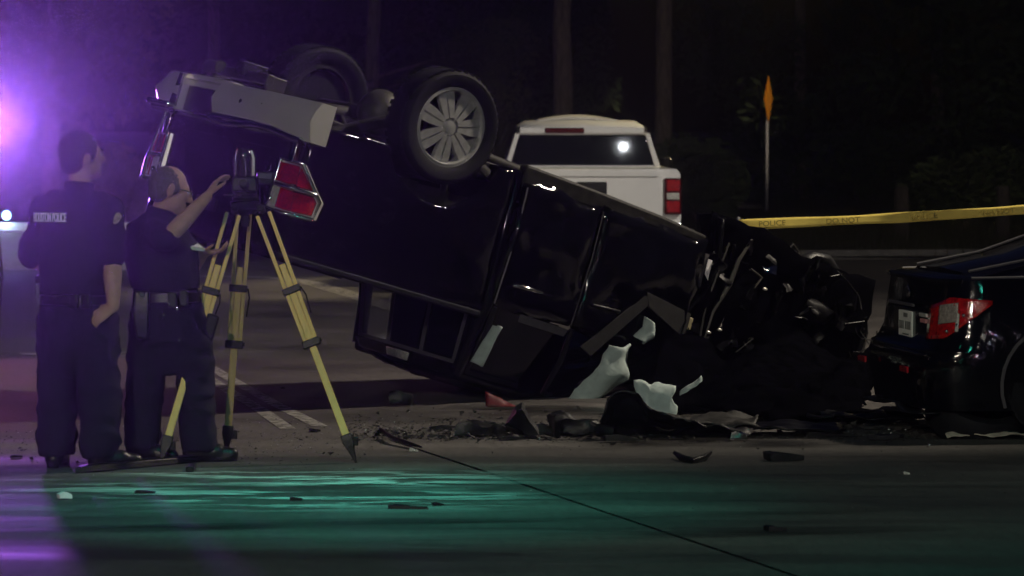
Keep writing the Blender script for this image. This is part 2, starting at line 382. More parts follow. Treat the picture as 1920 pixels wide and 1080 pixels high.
# concrete pavement of the junction: two slabs with an open joint between them
jA, jB = gr(880, 880), gr(1470, 1080)
jd = (jB - jA).normalized(); jn = Vector((jd.y, -jd.x, 0)).normalized() * .011
far_y = gr(960, 829).y
pA = jA - jd * ((far_y - jA.y) / -jd.y) if jd.y else jA
tA = jA + jd * ((far_y - jA.y) / jd.y); tB = jA + jd * ((-12 - jA.y) / jd.y)
pv = struct(empty('pavement'))
def joint_edge(sgn):
    out = []
    for k in range(41):
        t = k / 40; p = tA.lerp(tB, t); w = noise.noise(Vector((p.y * 2.1, sgn, 0))) * .012 + noise.noise(Vector((p.y * 9, sgn, 3))) * .006
        out.append(p + jn * (sgn + w / .011))
    return out
for sgn, xo in ((-1, -40), (1, 40)):
    e = joint_edge(sgn)
    poly = [(p.x, p.y, .016) for p in e] + [(xo, -12, .016), (xo, far_y, .016)]
    MB().prism(poly, (0, 0, -.014)).build('slab', CONCP, pv)
# worn white stop line on the slabs, painted lane lines on the asphalt
STOPP = worn_paint('worn_white_stop_line_paint', (0.88, 0.89, 0.87), .485, (1.3, 5.6, 1), .07, feather=True)
PALEP = worn_paint('faint_pale_patches', (0.2, 0.205, 0.2), .46, (.5, 2.2, 1), .3, feather=True)
LANEP = worn_paint('worn_white_lane_paint', (0.33, 0.315, 0.295), .30, (14, 14, 1), .3)
a, b_, c_, d_ = gr(90, 921), gr(960, 892), gr(1130, 930), gr(140, 962)
sheet('stop_line', [gr(-60, 890), gr(560, 880), gr(1120, 878), gr(1120, 930), gr(1000, 975), gr(0, 975)], STOPP, 0.020)
sheet('pale_slab_patch', [gr(180, 1005), gr(900, 985), gr(1310, 1030), gr(1560, 1110), gr(100, 1120)], PALEP, 0.020)  # faint pale patches across the near slab
SKID = worn_paint('tyre_rubber_marks', (0.012, 0.012, 0.012), .36, (.5, 5, 1), .3, .7, feather=True)
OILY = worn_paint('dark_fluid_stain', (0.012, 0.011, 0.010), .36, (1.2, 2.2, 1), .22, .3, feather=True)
for q in ([(250, 990), (1900, 950), (1900, 962), (250, 1004)], [(500, 1022), (1920, 985), (1920, 998), (500, 1040)], [(1000, 905), (2000, 915), (2000, 925), (1000, 914)], [(-50, 1000), (620, 985), (620, 996), (-50, 1014)]):
    sheet('tyre_mark', [gr(*p) for p in q], SKID, 0.024)
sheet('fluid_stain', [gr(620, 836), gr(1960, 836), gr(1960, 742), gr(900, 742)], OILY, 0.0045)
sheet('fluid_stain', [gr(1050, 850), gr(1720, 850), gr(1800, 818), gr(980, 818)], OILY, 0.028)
def line(name, pix, w, m=LANEP):
    pts = [gr(*p) for p in pix]; L, Rr = [], []
    for i, p in enumerate(pts):
        d = (pts[min(i + 1, len(pts) - 1)] - pts[max(0, i - 1)]).normalized(); n = Vector((-d.y, d.x, 0)) * w / 2
        L.append(p + n); Rr.append(p - n)
    m_ = MB(); n = len(pts)
    m_.add([(p.x, p.y, .004) for p in L + Rr], [(i, i + 1, n + i + 1, n + i) for i in range(n - 1)])
    return struct(m_.build(name, m))
line('lane_line', [(300, 518), (440, 519), (520, 521), (580, 530), (660, 553), (760, 585)], .28)
line('lane_line', [(-60, 500), (20, 496), (110, 493), (230, 490)], .3)
line('centre_line', [(380, 680), (440, 716), (520, 760), (600, 800)], .10)
line('centre_line', [(360, 690), (415, 725), (490, 770), (540, 805)], .10)
line('edge_line', [(-80, 664), (60, 664), (230, 664), (330, 664)], .22, worn_paint('dull_edge_paint', (0.35, 0.32, 0.28), .42, (2, 2, 1), .2))
# far kerb along the verge
kb = MB(); k0, k1 = gr(1250, 489), gr(2300, 483)
kb.prism([(k0.x, k0.y, -.01), (k0.x, k0.y + .2, -.01), (k0.x, k0.y + .2, .13), (k0.x, k0.y + .03, .13)], k1 - k0)
struct(kb.build('kerb', CONC, bevel=.015))
sheet('grass_verge', [(k0.x - .4, k0.y + .2), (k1.x + 60, k1.y + .2), (k1.x + 60, 120), (k0.x - 4, 120), (k0.x - 4, 62)], SOIL, 0.05)
gm = MB()
for i in range(9000):
    x, y = random.uniform(1.5, 13), random.uniform(k0.y + .5, 70); h = random.uniform(.06, .3) * (1 if random.random() < .9 else 2)
    a_ = random.uniform(0, 6.28); dx, dy = math.cos(a_) * .012, math.sin(a_) * .012
    lx, ly = random.uniform(-.08, .08), random.uniform(-.08, .08)
    gm.add([(x - dx, y - dy, .04), (x + dx, y + dy, .04), (x + lx, y + ly, .05 + h)], [(0, 1, 2)])
tag(gm.build('verge_grass', GRASSM), 'rough dry grass growing along the far verge', 'grass', kind='stuff')

# ------------------------------------------------------------------ trees and undergrowth
def leaves(mb, c, r, n, size, seed=0):
    rnd = random.Random(seed)
    for i in range(n):
        while True:
            p = Vector((rnd.uniform(-1, 1), rnd.uniform(-1, 1), rnd.uniform(-1, 1)))
            if p.length < 1: break
        p = Vector((p.x * r[0], p.y * r[1], p.z * r[2])) + Vector(c)
        u = Vector((rnd.gauss(0, 1), rnd.gauss(0, 1), rnd.gauss(0, 1))).normalized(); w = u.orthogonal().normalized()
        s_ = size * rnd.uniform(.6, 1.4)
        mb.add([p - u * s_, p + w * s_ * .45, p + u * s_, p - w * s_ * .45], [(0, 1, 2, 3)])
def tree(px, Y, dia, h, label, leafm, seed, lean=0.0, crown_z=5.5, low=()):
    rnd = random.Random(seed); x = (px - 960) * Y / F
    root = empty('tree', (x, Y, 0), label=label, cat='tree', group='trees at the wood edge')
    pts, rs = [], []
    for k in range(13):
        z = h * k / 12; pts.append((lean * z + rnd.uniform(-.03, .03), rnd.uniform(-.03, .03), z - .1))
        rs.append(dia / 2 * (1 - .55 * k / 12) * (1.3 if k == 0 else 1))
    tk = MB().tube(pts, rs, 14)
    limbs = []
    for k in range(9):
        z = rnd.uniform(crown_z * .75, h * .95); a_ = rnd.uniform(0, 6.28); L = rnd.uniform(1.0, 2.4)
        e = Vector((lean * z + math.cos(a_) * L, math.sin(a_) * L, z + rnd.uniform(.2, 1.0))); limbs.append(e)
        tk.tube([(lean * z, 0, z), Vector((lean * z, 0, z)).lerp(e, .5) + Vector((0, 0, .1)), e], [dia * .13, dia * .09, dia * .03], 6)
    for e in low:
        e = Vector(e); tk.tube([(0, 0, e.z - .6), Vector((0, 0, e.z - .5)).lerp(e, .5), e], [dia * .1, dia * .07, dia * .02], 6)
    tk.build('trunk', BARK, root, 50)
    cm = MB()
    for i, e in enumerate(limbs): leaves(cm, e, (1.1, 1.1, .75), 260, .13, seed * 50 + i)
    for i in range(10): leaves(cm, (rnd.uniform(-1.6, 1.6), rnd.uniform(-1.6, 1.6), rnd.uniform(crown_z, h)), (1, 1, .7), 200, .13, seed * 90 + i)
    for i, e in enumerate(low): leaves(cm, e, (.9, .6, .55), 420, .09, seed * 70 + i)
    cm.build('crown', leafm, root)
    return root
tree(1055, 66, .40, 11, 'thick straight tree trunk rising behind the white pickup', LEAF1, 1)
tree(1240, 68, .36, 11, 'slimmer tree trunk standing right of the white pickup cab', LEAF1, 2, .01)
tree(700, 72, .34, 10, 'tree with drooping leafy boughs above the overturned wheel', LEAF2, 3, 0, 5, [(1.9, -1, 3.0), (2.4, -1.4, 3.3), (1.2, -.6, 2.4)])
tree(95, 58, .3, 10, 'tree with pale hanging leaves above the left officer', LEAF2, 4, .02, 4.6, [(.75, -.6, 3.3), (.85, -.8, 2.75), (.7, -.5, 2.3), (1.1, -.5, 3.6)])
tree(400, 74, .3, 10, 'dark tree behind the kneecap height bumper of the overturned truck'.replace('kneecap height ', 'raised '), LEAF1, 5)
tree(1500, 88, .34, 11, 'dark tree close behind the orange diamond sign', LEAF1, 6)
tree(1760, 90, .34, 11, 'dark tree beyond the yellow tape at far right', LEAF1, 7, -.01)
def bush(px, Y, r, label, m, seed, n=1400, size=.08):
    x = (px - 960) * Y / F
    root = empty('bush', (x, Y, 0), label=label, cat='bush', group='bushes at the wood edge')
    sm = MB(); rnd = random.Random(seed); lm = MB()
    for k in range(7):
        e = Vector((rnd.uniform(-.7, .7) * r[0], rnd.uniform(-.6, .6) * r[1], r[2] * rnd.uniform(.9, 1.7)))
        sm.tube([(0, 0, -.1), e * .5 + Vector((0, 0, .1)), e], [.03, .02, .008], 5)
        leaves(lm, e, (r[0] * .5, r[1] * .5, r[2] * .5), n // 9, size, seed * 31 + k)
        leaves(lm, e * .6, (r[0] * .6, r[1] * .5, r[2] * .4), n // 9, size, seed * 37 + k)
    sm.build('stem', BARK, root); lm.build('foliage', m, root)
bush(235, 52, (.7, .5, .75), 'greyish bush behind the left officer shoulder', LEAF3, 11)
bush(880, 66, (1.1, .8, 1.4), 'tall olive bush behind the rear wheel of the wreck', LEAF2, 12, 2600)
bush(1150, 64, (1.0, .7, .9), 'low dark bush between the two bare trunks', LEAF1, 13, 2000)
bush(1315, 63, (.75, .7, .8), 'low dark bush right of the white pickup', LEAF1, 14, 2200)
bush(1760, 82, (1.5, .8, .9), 'broad dark bush right of the orange sign post', LEAF1, 15, 2600)
bush(1800, 64, (1.4, .8, .7), 'dark bush above the far end of the tape', LEAF1, 16, 2200)
bush(600, 68, (1.3, .8, 1.2), 'dark bush seen over the raised bumper', LEAF1, 17, 2200)
wm = MB(); rnd = random.Random(5)
for k in range(230):
    wx, wy = rnd.uniform(-15, 15), rnd.uniform(76, 88)
    if abs(wx - (5.25 - (wy - 76) * .37)) < 2.4 and wy < 87: continue
    leaves(wm, (wx, wy, rnd.uniform(.2, 7.5)), (1.1, 1, .8), 230, .14, 900 + k)
tag(wm.build('woodland', LEAF1), 'dark tangled woodland filling the background', 'woodland', kind='stuff')
for px, w_, label in ((1690, .13, 'squat weathered post under the yellow tape'), (1880, .12, 'squat weathered post at far right under the tape')):
    Y = 58; x = (px - 960) * Y / F
    o = MB().tube([(x, Y, 0), (x + .01, Y, .45), (x, Y, .88)], [w_, w_ * .95, w_ * .8], 8).build('fence_post', mat('weathered_post', (.09,.075,.065), .9, var=.4), smooth=40)
    tag(o, label, 'post', 'wooden posts on the verge')

# ------------------------------------------------------------------ haze volume, also standing in for lens glare round the flashes
hz = MB().box(-60, 60, -30, 110, -1.2, 14)
ho = hz.build('haze', bpy.data.materials.new('glare_haze')); ho['kind'] = 'stuff'
hm = ho.data.materials[0]; hm.use_nodes = True; t = hm.node_tree; t.nodes.clear()
ou = t.nodes.new('ShaderNodeOutputMaterial'); pvn = t.nodes.new('ShaderNodeVolumePrincipled')
pvn.inputs['Density'].default_value = HAZE; pvn.inputs['Color'].default_value = (.85, .87, .92, 1); pvn.inputs['Anisotropy'].default_value = 0.952
t.links.new(pvn.outputs[0], ou.inputs['Volume'])

# ------------------------------------------------------------------ overturned black pickup
TR = empty('overturned_pickup_truck', (-1.70, 25.2, 2.585), (R(186.5), R(15.0), R(36)),
           'black pickup truck lying upside down on its crushed roof with its tail in the air', 'pickup truck')
YB0, YB1 = -.88, .97
def arch(cx, cz, r, a0, a1, n=14): return [(cx + r * math.cos(R(a0 + (a1 - a0) * k / n)), cz + r * math.sin(R(a0 + (a1 - a0) * k / n))) for k in range(n + 1)]
def side_poly():
    return [(.06, .60), (.60, .56)] + arch(1.1, .36, .50, 155, 15) + [(1.68, .48), (1.70, 1.45), (.05, 1.47)]
for y0, y1 in ((YB1 - .07, YB1), (YB0, YB0 + .07)):
    poly = side_poly()
    o = blob('bed_side', BLACKP, MB().prism([(x, y0, z) for x, z in poly], (0, y1 - y0, 0)), TR, .022, 2, .012, 2.6, 3)
    MB().box(.03, 1.72, y0 - .01, y1 + .01, 1.455, 1.50).build('rail_cap', RUBBER, o, bevel=.012)
fl = MB().box(.08, 1.66, YB0 + .07, YB1 - .07, .80, .86)
for k in range(6): fl.box(.15 + k * .26, .22 + k * .26, YB0 + .08, YB1 - .08, .74, .80)
fl.build('bed_floor', STEELD, TR)
MB().box(1.64, 1.69, YB0 + .07, YB1 - .07, .80, 1.45).build('bed_front_wall', BLACKP, TR)
tg = MB().box(.0, .06, -.74, .77, .70, 1.48).build('tailgate', BLACKP, TR, bevel=.02)
MB().box(-.012, .0, -.62, .66, .80, 1.30).build('tailgate_panel', BLACKP, tg, bevel=.02)
MB().box(-.03, -.012, -.13, .15, 1.22, 1.31).build('tailgate_handle', PLASTIC, tg, bevel=.01)
MB().box(-.018, .02, -.74, .77, 1.40, 1.49).build('tailgate_lip', BLACKP, tg, bevel=.015)
# tail lamps wrap round the corner from the rear face onto the side
def truck_lamp(s, off):
    def Y(y): return (off + s * y)
    root = empty('tail_lamp'); root.parent = TR
    # outline (x, y, z): inner bottom, inner top, corner, side
    rim = [(-.03, .80, .86), (-.035, .79, 1.19), (-.02, .98, 1.20), (.20, 1.005, 1.19), (.22, 1.005, 1.07), (.02, 1.0, .86)]
    pts = [(x, Y(y), z) for x, y, z in rim]
    MB().tube(pts + [pts[0], pts[1]], .014, 8).build('lamp_rim', BRIGHT, root, 60)
    back = MB(); back.prism(pts, (.05, -s * .03, 0)); back.build('lamp_housing', CHROME, root)
    def lens(name, ps, m):
        p = [Vector((x - .012, Y(y + .010), z)) for x, y, z in ps]
        MB().prism(p, (.02, -s * .012, 0)).build(name, m, root, bevel=.005)
    lens('lower_lens', [(-.03, .895, 1.045), (-.03, .89, 1.175), (-.02, .98, 1.18), (.03, .99, 1.18), (.02, .99, 1.05)], REDL)
    lens('side_lens', [(.025, .995, 1.05), (.035, .995, 1.18), (.19, 1.0, 1.17), (.20, 1.0, 1.08), (.17, .997, 1.05)], REDL)
    lens('clear_lens', [(-.032, .80, 1.045), (-.033, .80, 1.18), (-.03, .88, 1.175), (-.03, .885, 1.045)], CLEARL)
    lens('upper_lens', [(-.028, .815, .88), (-.03, .81, 1.005), (-.02, .98, 1.01), (.015, .99, 1.0), (.01, .985, .88)], REDL)
    lens('side_upper_lens', [(.02, .99, .885), (.02, .995, 1.01), (.145, .998, 1.01)], REDL)
    pts2 = [(-.045, Y(.80), 1.025), (-.035, Y(.99), 1.03), (.0, Y(1.012), 1.03), (.17, Y(1.012), 1.03)]
    MB().tube(pts2, .014, 8).build('lamp_divider', BRIGHT, root, 60)
    MB().box(-.02, .03, min(Y(.86), Y(.92)), max(Y(.86), Y(.92)), .72, .87).build('lamp_bracket', BRIGHT, root, bevel=.008)
    MB().ell((-.05, Y(.83), 1.13), (.02, .022, .022)).build('reflector_bulb', BRIGHT, root, 60)
truck_lamp(1, 0.0); truck_lamp(-1, .08)
MB().tube([(-.02, -.84, .70), (-.035, -.86, .9), (-.04, -.885, 1.08), (-.03, -.90, 1.2)], [.008, .012, .022, .02], 8).build('corner_trim', BRIGHT, TR, 60)
# rear bumper, bent, with the number plate recess and the hitch
def bprof(y, z0, z1, x0, x1):
    return [(x1, y, z0), (x0 + .03, y, z0), (x0, y, z0 + .05), (x0 - .028, y, (z0 + z1) / 2), (x0, y, z1 - .05), (x0 + .02, y, z1), (x1, y, z1)]
def bump_loft(ys, z0f, z1f, x0f): return MB().loft([bprof(y, z0f(y), z1f(y), x0f(y), x0f(y) + .14) for y in ys])
curve_x = lambda y: -.16 + .10 * max(0, abs(y - .1) - .55) ** 2 * 3 + .01 * math.sin(y * 9)
rb = empty('rear_bumper'); rb.parent = TR
bump_loft([-.88, -.85, -.79, -.70, -.60, -.52], lambda y: .44 + (.05 if y < -.84 else 0), lambda y: .70 - (.05 if y < -.86 else 0), curve_x).build('bumper_end', CHROME, rb, 45)
bump_loft([-.02, .05, .2, .4, .6, .8, .98, 1.1, 1.16], lambda y: .45, lambda y: .70 + .02 * math.sin(y * 7), curve_x).build('bumper_end', CHROME, rb, 45)
bump_loft([-.52, -.4, -.2, -.02], lambda y: .43, lambda y: .515, lambda y: -.11).build('bumper_centre', CHROME, rb, 45)
MB().box(-.19, -.165, .02, .6, .665, .70).build('step_edge', BRIGHT, rb, bevel=.01)
MB().box(-.20, -.16, -.85, -.55, .66, .70).build('step_edge', BRIGHT, rb, bevel=.01)
MB().prism([(-.165, -.56, .45), (-.165, -.52, .45), (-.165, -.52, .68), (-.165, -.60, .68)], (.02, 0, 0)).build('bumper_flange', BRIGHT, rb)
MB().box(-.1, .02, -.5, -.05, .52, .69).build('plate_recess', PLASTIC, rb)
MB().tube([(curve_x(y) - .006, y, .705 + .02 * math.sin(y * 7)) for y in (-.02, .2, .4, .6, .8, .98, 1.1)], .024, 8).build('bumper_lip', BRIGHT, rb, 60)
MB().tube([(curve_x(y) - .006, y, .705) for y in (-.85, -.7, -.55)], .024, 8).build('bumper_lip', BRIGHT, rb, 60)
for y_ in (.35, .62): MB().lathe([(.018, 0), (.018, .012), (.004, .016)], (-.172, y_, .56), (-1, 0, 0), 12).build('bumper_bolt', BRIGHT, rb, 50)
MB().tube([(-.10, -.33, .36), (-.10, -.16, .355)], .045, 12).build('hitch_tube', GREYM, TR, 50)
MB().obox((-.05, .1, .37), (.06, .7, .07), (0, 0, 2)).build('hitch_crossbar', GREYM, TR, bevel=.01)
MB().obox((-.03, .12, .33), (.2, .1, .1)).build('hitch_receiver', STEELD, TR, bevel=.01)
for y_ in (-.3, .42): MB().obox((.0, y_, .42), (.14, .05, .16)).build('bumper_bracket', GREYM, TR, bevel=.008)
# chassis
for y_ in (-.38, .52):
    MB().loft([[(x, y_ - .04, z - .07), (x, y_ + .04, z - .07), (x, y_ + .04, z + .07), (x, y_ - .04, z + .07)] for x, z in ((.02, .55), (.6, .58), (1.1, .66), (1.7, .52), (3.3, .56), (4.6, .7))]).build('frame_rail', STEELD, TR, bevel=.01)
    MB().tube([(.35, y_ + .09, .62), (.8, y_ + .09, .40), (1.1, y_ + .09, .36), (1.4, y_ + .09, .40), (1.75, y_ + .09, .55)], .03, 6, 1.6).build('leaf_spring', STEELD, TR, 50)
for x_ in (.35, 1.55, 2.3, 3.0): MB().box(x_ - .05, x_ + .05, -.36, .50, .53, .6).build('cross_member', STEELD, TR, bevel=.01)
MB().tube([(1.1, -.78, .35), (1.1, -.1, .35), (1.1, .22, .35), (1.1, .86, .35)], [.045, .055, .055, .045], 12).build('rear_axle', STEELD, TR, 50)
MB().lathe([(.01, -.16), (.1, -.13), (.155, -.06), (.165, 0), (.15, .07), (.1, .12), (.01, .14)], (1.08, .07, .33), (1, 0, 0), 24).build('differential', GREYM, TR, 40)
MB().tube([(1.25, .07, .36), (2.3, .07, .42), (3.2, .07, .46)], .045, 12).build('drive_shaft', STEELD, TR, 50)
MB().loft([[(x, -.30, .42), (x, -.12, .42), (x, -.12, .6), (x, -.3, .6)] for x in (2.0, 2.9)]).build('transmission', STEELD, TR, bevel=.03)
MB().box(1.75, 2.75, .56, .86, .50, .66).build('fuel_tank', PLASTIC, TR, bevel=.05)
MB().lathe([(.02, 0), (.1, .02), (.11, .1), (.11, .55), (.1, .63), (.02, .65)], (1.9, -.55, .45), (1, 0, 0), 20).build('muffler', GREYM, TR, 40)
MB().tube([(.1, -.66, .5), (.5, -.66, .52), (.8, -.62, .70), (1.4, -.60, .66), (1.9, -.55, .45)], .032, 10).build('exhaust_pipe', GREYM, TR, 50)
for y_ in (-.62, .68): MB().tube([(1.15, y_, .34), (1.32, y_ * .95, .55), (1.42, y_ * .9, .8)], [.03, .03, .022], 8).build('shock_absorber', STEELD, TR, 50)
wheel(TR, (1.08, .86, .33), 1)
wheel(TR, (1.08, -.80, .33), -1, rimmat=STEELD)
wheel(TR, (3.95, .70, .74), 1, rot=(14, -10, 18), rimmat=STEELD)
wheel(TR, (4.0, -.60, .92), -1, rot=(-6, 0, -10), rimmat=STEELD)
# cab
CY0, CY1 = -.66, .95
def cab_ring(x, inset_top=0.0, z0=.42, zb=1.40, zr=1.93, rl=.55, rr=.72):
    return [(x, CY0 + .06, z0), (x, CY0, z0 + .15), (x, CY0, zb), (x, -rl, zr - .05), (x, -rl + .08, zr), (x, rr - .08, zr), (x, rr, zr - .05), (x, CY1, zb), (x, CY1, z0 + .15), (x, CY1 - .06, z0)]
# rear wall as a frame round the window
rw = MB()
rw.prism([(1.74, CY0 + .03, .46), (1.74, CY1 - .03, .46), (1.74, CY1, 1.40), (1.74, CY0, 1.40)], (.05, 0, 0))
rw.prism([(1.74, CY0, 1.40), (1.74, -.56, 1.40), (1.80, -.50, 1.84), (1.82, -.55, 1.89)], (.05, 0, 0))
rw.prism([(1.74, CY1, 1.40), (1.74, .80, 1.40), (1.80, .64, 1.84), (1.82, .72, 1.89)], (.05, 0, 0))
rw.prism([(1.80, -.50, 1.842), (1.80, .64, 1.842), (1.83, .70, 1.93), (1.83, -.53, 1.93)], (.05, 0, 0))
rw.build('cab_rear_wall', BLACKP, TR, bevel=.012)
# back window: frame, three panes, high stop lamp
bw = empty('back_window'); bw.parent = TR
def bwp(y0, z0, y1, z1):  # tapered window plane
    X = lambda z: 1.738 + .06 * (z - 1.41) / .43
    sq = lambda y, z: .08 + (y - .08) * (1 - .12 * (z - 1.41) / .43)
    return [(X(z0), sq(y0, z0), z0), (X(z0), sq(y1, z0), z0), (X(z1), sq(y1, z1), z1), (X(z1), sq(y0, z1), z1)]
for y0, y1, m_ in ((-.555, -.165, THIN), (-.135, .315, GLASS), (.345, .785, GLASS)):
    MB().prism(bwp(y0, 1.425, y1, 1.825), (.008, 0, 0)).build('pane', m_, bw)
FR = mat('window_rubber_grey', (.075, .07, .078), .5, var=.2)
for a_, b2 in (((-.165, 1.41), (-.135, 1.84)), ((.315, 1.41), (.345, 1.84)), ((-.585, 1.41), (-.555, 1.84)), ((.785, 1.41), (.81, 1.84))):
    MB().prism(bwp(a_[0], a_[1], b2[0], b2[1]), (-.014, 0, 0)).build('window_frame', FR, bw)
for z0, z1 in ((1.405, 1.425), (1.825, 1.85)): MB().prism(bwp(-.585, z0, .81, z1), (-.016, 0, 0)).build('window_frame', FR, bw)
MB().prism([(1.785, -.10, 1.865), (1.785, .19, 1.865), (1.80, .17, 1.925), (1.80, -.08, 1.925)], (-.022, 0, 0)).build('high_stop_lamp', CLEARL, TR, bevel=.008)
# roof, pillars, floor
rf = MB().grid(lambda u, v: (1.86 + u * .78, -.53 + v * 1.23, 1.93 + .05 * math.sin(v * math.pi) * (1 if u > .1 else .6) + .02 * u), 14, 18).crumple(.022, 4, 1)
rf.build('roof', BLACKP, TR, 60, solid=.03)
MB().box(1.78, 3.5, CY0 + .05, CY1 - .05, .50, .56).build('cab_floor', STEELD, TR)
for s_, yb, yt in ((1, CY1, .72), (-1, CY0, -.55)):
    MB().tube([(1.80, yb - s_ * .03, 1.36), (1.84, yt, 1.90)], .05, 8).build('rear_pillar', BLACKP, TR, 50)
    MB().tube([(3.45, yb - s_ * .04, 1.32), (3.05, (yb + yt) / 2 + s_ * .02, 1.66), (2.62, yt, 1.93)], [.05, .04, .05], 8).build('windscreen_pillar', BLACKP, TR, 50)
    MB().tube([(1.84, yt, 1.91), (2.25, yt + s_ * .01, 1.93), (2.64, yt, 1.93)], .045, 8).build('roof_rail', BLACKP, TR, 50)
    ya, yc = min(yb - s_ * .10, yb), max(yb - s_ * .10, yb)
    MB().loft([[(x, ya, z), (x, yc, z), (x, yc, .56), (x, ya, .56)] for x, z in ((1.78, .41), (2.4, .43), (3.0, .46), (3.46, .50))]).build('sill', STEELD, TR, bevel=.02)
MB().grid(lambda u, v: (2.66 + u * .72, -.5 + v * 1.2, 1.90 - u * .5), 12, 12).crumple(.03, 5, 4).build('windscreen', GLASS, TR, 60)
# doors: half door and front door on the side the camera sees, plain ones on the far side
def door(x0, x1, s_, name, seed, wx0, wx1):
    yb = CY1 + .005 if s_ > 0 else CY0 - .005; yt = .72 if s_ > 0 else -.55
    d = MB().grid(lambda u, v: (x0 + u * (x1 - x0), yb + s_ * .025 * math.sin(v * math.pi), .52 + v * .86), 12, 10).crumple(.05, 2.9, seed).build(name, BLACKP, TR, 60, solid=.05)
    MB().tube([(wx0, yb - s_ * .01, 1.40), (wx0 + .02, yb - s_ * .06, 1.62), (wx0 + .05, yt + s_ * .03, 1.88), (wx1 - .1, yt + s_ * .03, 1.88)], .022, 6).build('door_frame', PLASTIC, d, 50)
    gl = [(wx0 + .02, yb - s_ * .03, 1.40), (wx1 - .02, yb - s_ * .03, 1.40), (min(wx1 - .1, 2.6), yt + s_ * .02, 1.86), (wx0 + .06, yt + s_ * .02, 1.86)]
    return d, gl
d1, g1 = door(1.78, 2.46, 1, 'rear_half_door', 3, 1.84, 2.44)
MB().prism(g1, (0, -.006, 0)).build('door_glass', GLASS, d1)
MB().prism([(2.03, 1.0 + .0, 1.40), (2.45, 1.0, 1.41), (2.44, .985, 1.465), (2.04, .985, 1.455)], (0, -.012, 0)).build('window_sill_trim', FR, d1)
MB().tube([(1.90, 1.0, 1.225), (1.96, 1.035, 1.222), (2.09, 1.035, 1.218), (2.15, 1.0, 1.216)], .014, 8).build('door_handle', BRIGHT, d1, 60)
d2, g2 = door(2.50, 3.42, 1, 'front_door', 6, 2.52, 3.2)
MB().tube([(2.6, 1.0, 1.20), (2.66, 1.03, 1.197), (2.78, 1.03, 1.193), (2.83, 1.0, 1.19)], .013, 8).build('door_handle', PLASTIC, d2, 60)
MB().prism([(3.43, .985, .62), (3.475, .985, .62), (3.475, .985, .86), (3.43, .985, .86)], (0, -.01, 0)).build('door_jamb', FR, TR)
MB().prism([(3.462, .999, .655), (3.50, .999, .655), (3.51, .999, .80), (3.47, .999, .80)], (0, -.004, 0)).build('door_sticker', WHITETXT, TR)
for z_ in (.60, .84): MB().ell((3.49, 1.0, z_), (.012, .01, .012)).build('hinge_pin', BRIGHT, TR, 60)
MB().obox((3.46, .98, 1.13), (.05, .03, .09)).build('door_hinge', mat('tan_primer', (.3, .26, .16), .6), TR, bevel=.006)
d3, g3 = door(1.78, 3.42, -1, 'far_door', 9, 1.84, 3.2)
MB().tube([(1.80, .99, .56), (1.81, 1.0, .9), (1.80, .985, 1.38)], .006, 6).build('door_shut_line', FR, TR, 50)
MB().tube([(2.47, .995, .56), (2.475, 1.005, .9), (2.47, .99, 1.38)], .006, 6).build('door_shut_line', PLASTIC, TR, 50)
# grey trim of the bent front door hanging into the cab opening
MB().prism([(2.60, 1.0, 1.50), (3.0, 1.02, 1.03), (3.08, 1.02, 1.05), (2.70, 1.0, 1.54)], (0, -.02, 0)).build('bent_door_trim', mat('dark_door_trim', (.022, .021, .022), .6), d2)
MB().prism([(3.0, 1.02, 1.0), (3.44, 1.01, 1.06), (3.44, 1.01, 1.24), (3.06, 1.02, 1.10)], (0, -.02, 0)).build('bent_door_trim', mat('dark_door_trim', (.022, .021, .022), .6), d2)
# seats
for y_ in (-.3, .5):
    sb = MB(); sb.ell((2.45, y_, 1.1), (.1, .24, .34), (0, -12, 0)); sb.ell((2.7, y_, .78), (.28, .25, .11)); sb.ell((2.40, y_, 1.55), (.055, .13, .1))
    blob('seat', GREYTRIM, sb, TR, .025, 3)
MB().loft([[(3.25 + .1 * math.cos(a_), -.55 + 1.4 * v, 1.08 + .14 * math.sin(a_)) for a_ in [k * .785 for k in range(8)]] for v in (0, .25, .5, .75, 1)]).crumple(.03, 4, 8).build('dashboard', PLASTIC, TR, 50)
MB().lathe([(.17, -.015), (.19, 0), (.17, .015), (.155, 0)], (3.05, .48, 1.22), (1, 0, .4), 28, True).build('steering_wheel', PLASTIC, TR, 50)
# hanging curtain airbags
def airbag(rows, seed, name='side_airbag', amp=.03, nv=12):
    def fn(u, v):
        k = u * (len(rows) - 1); i = min(int(k), len(rows) - 2); f = k - i
        a0, b0 = Vector(rows[i][0]), Vector(rows[i][1]); a1, b1 = Vector(rows[i + 1][0]), Vector(rows[i + 1][1])
        p = a0.lerp(b0, v).lerp(a1.lerp(b1, v), f); p.y += .07 * math.sin(v * math.pi); return p
    return MB().grid(fn, 18, nv).crumple(amp, 7, seed).build(name, AIRBAG, TR, 60, solid=.012)
airbag([((2.83, 1.0, 1.42), (3.0, 1.0, 1.40)), ((2.80, .99, 1.56), (3.05, .99, 1.62)), ((2.72, .96, 1.74), (2.95, .96, 1.78)), ((2.66, .9, 1.93), (2.80, .9, 1.97))], 1)
airbag([((3.06, .98, 1.17), (3.14, .98, 1.22)), ((3.06, 1.0, 1.25), (3.17, 1.0, 1.30)), ((3.02, .98, 1.33), (3.12, .98, 1.36))], 2, amp=.012)
airbag([((1.86, .955, 1.52), (1.90, .955, 1.51)), ((1.83, .92, 1.68), (1.90, .92, 1.69)), ((1.83, .86, 1.80), (1.93, .86, 1.82))], 3, amp=.006)
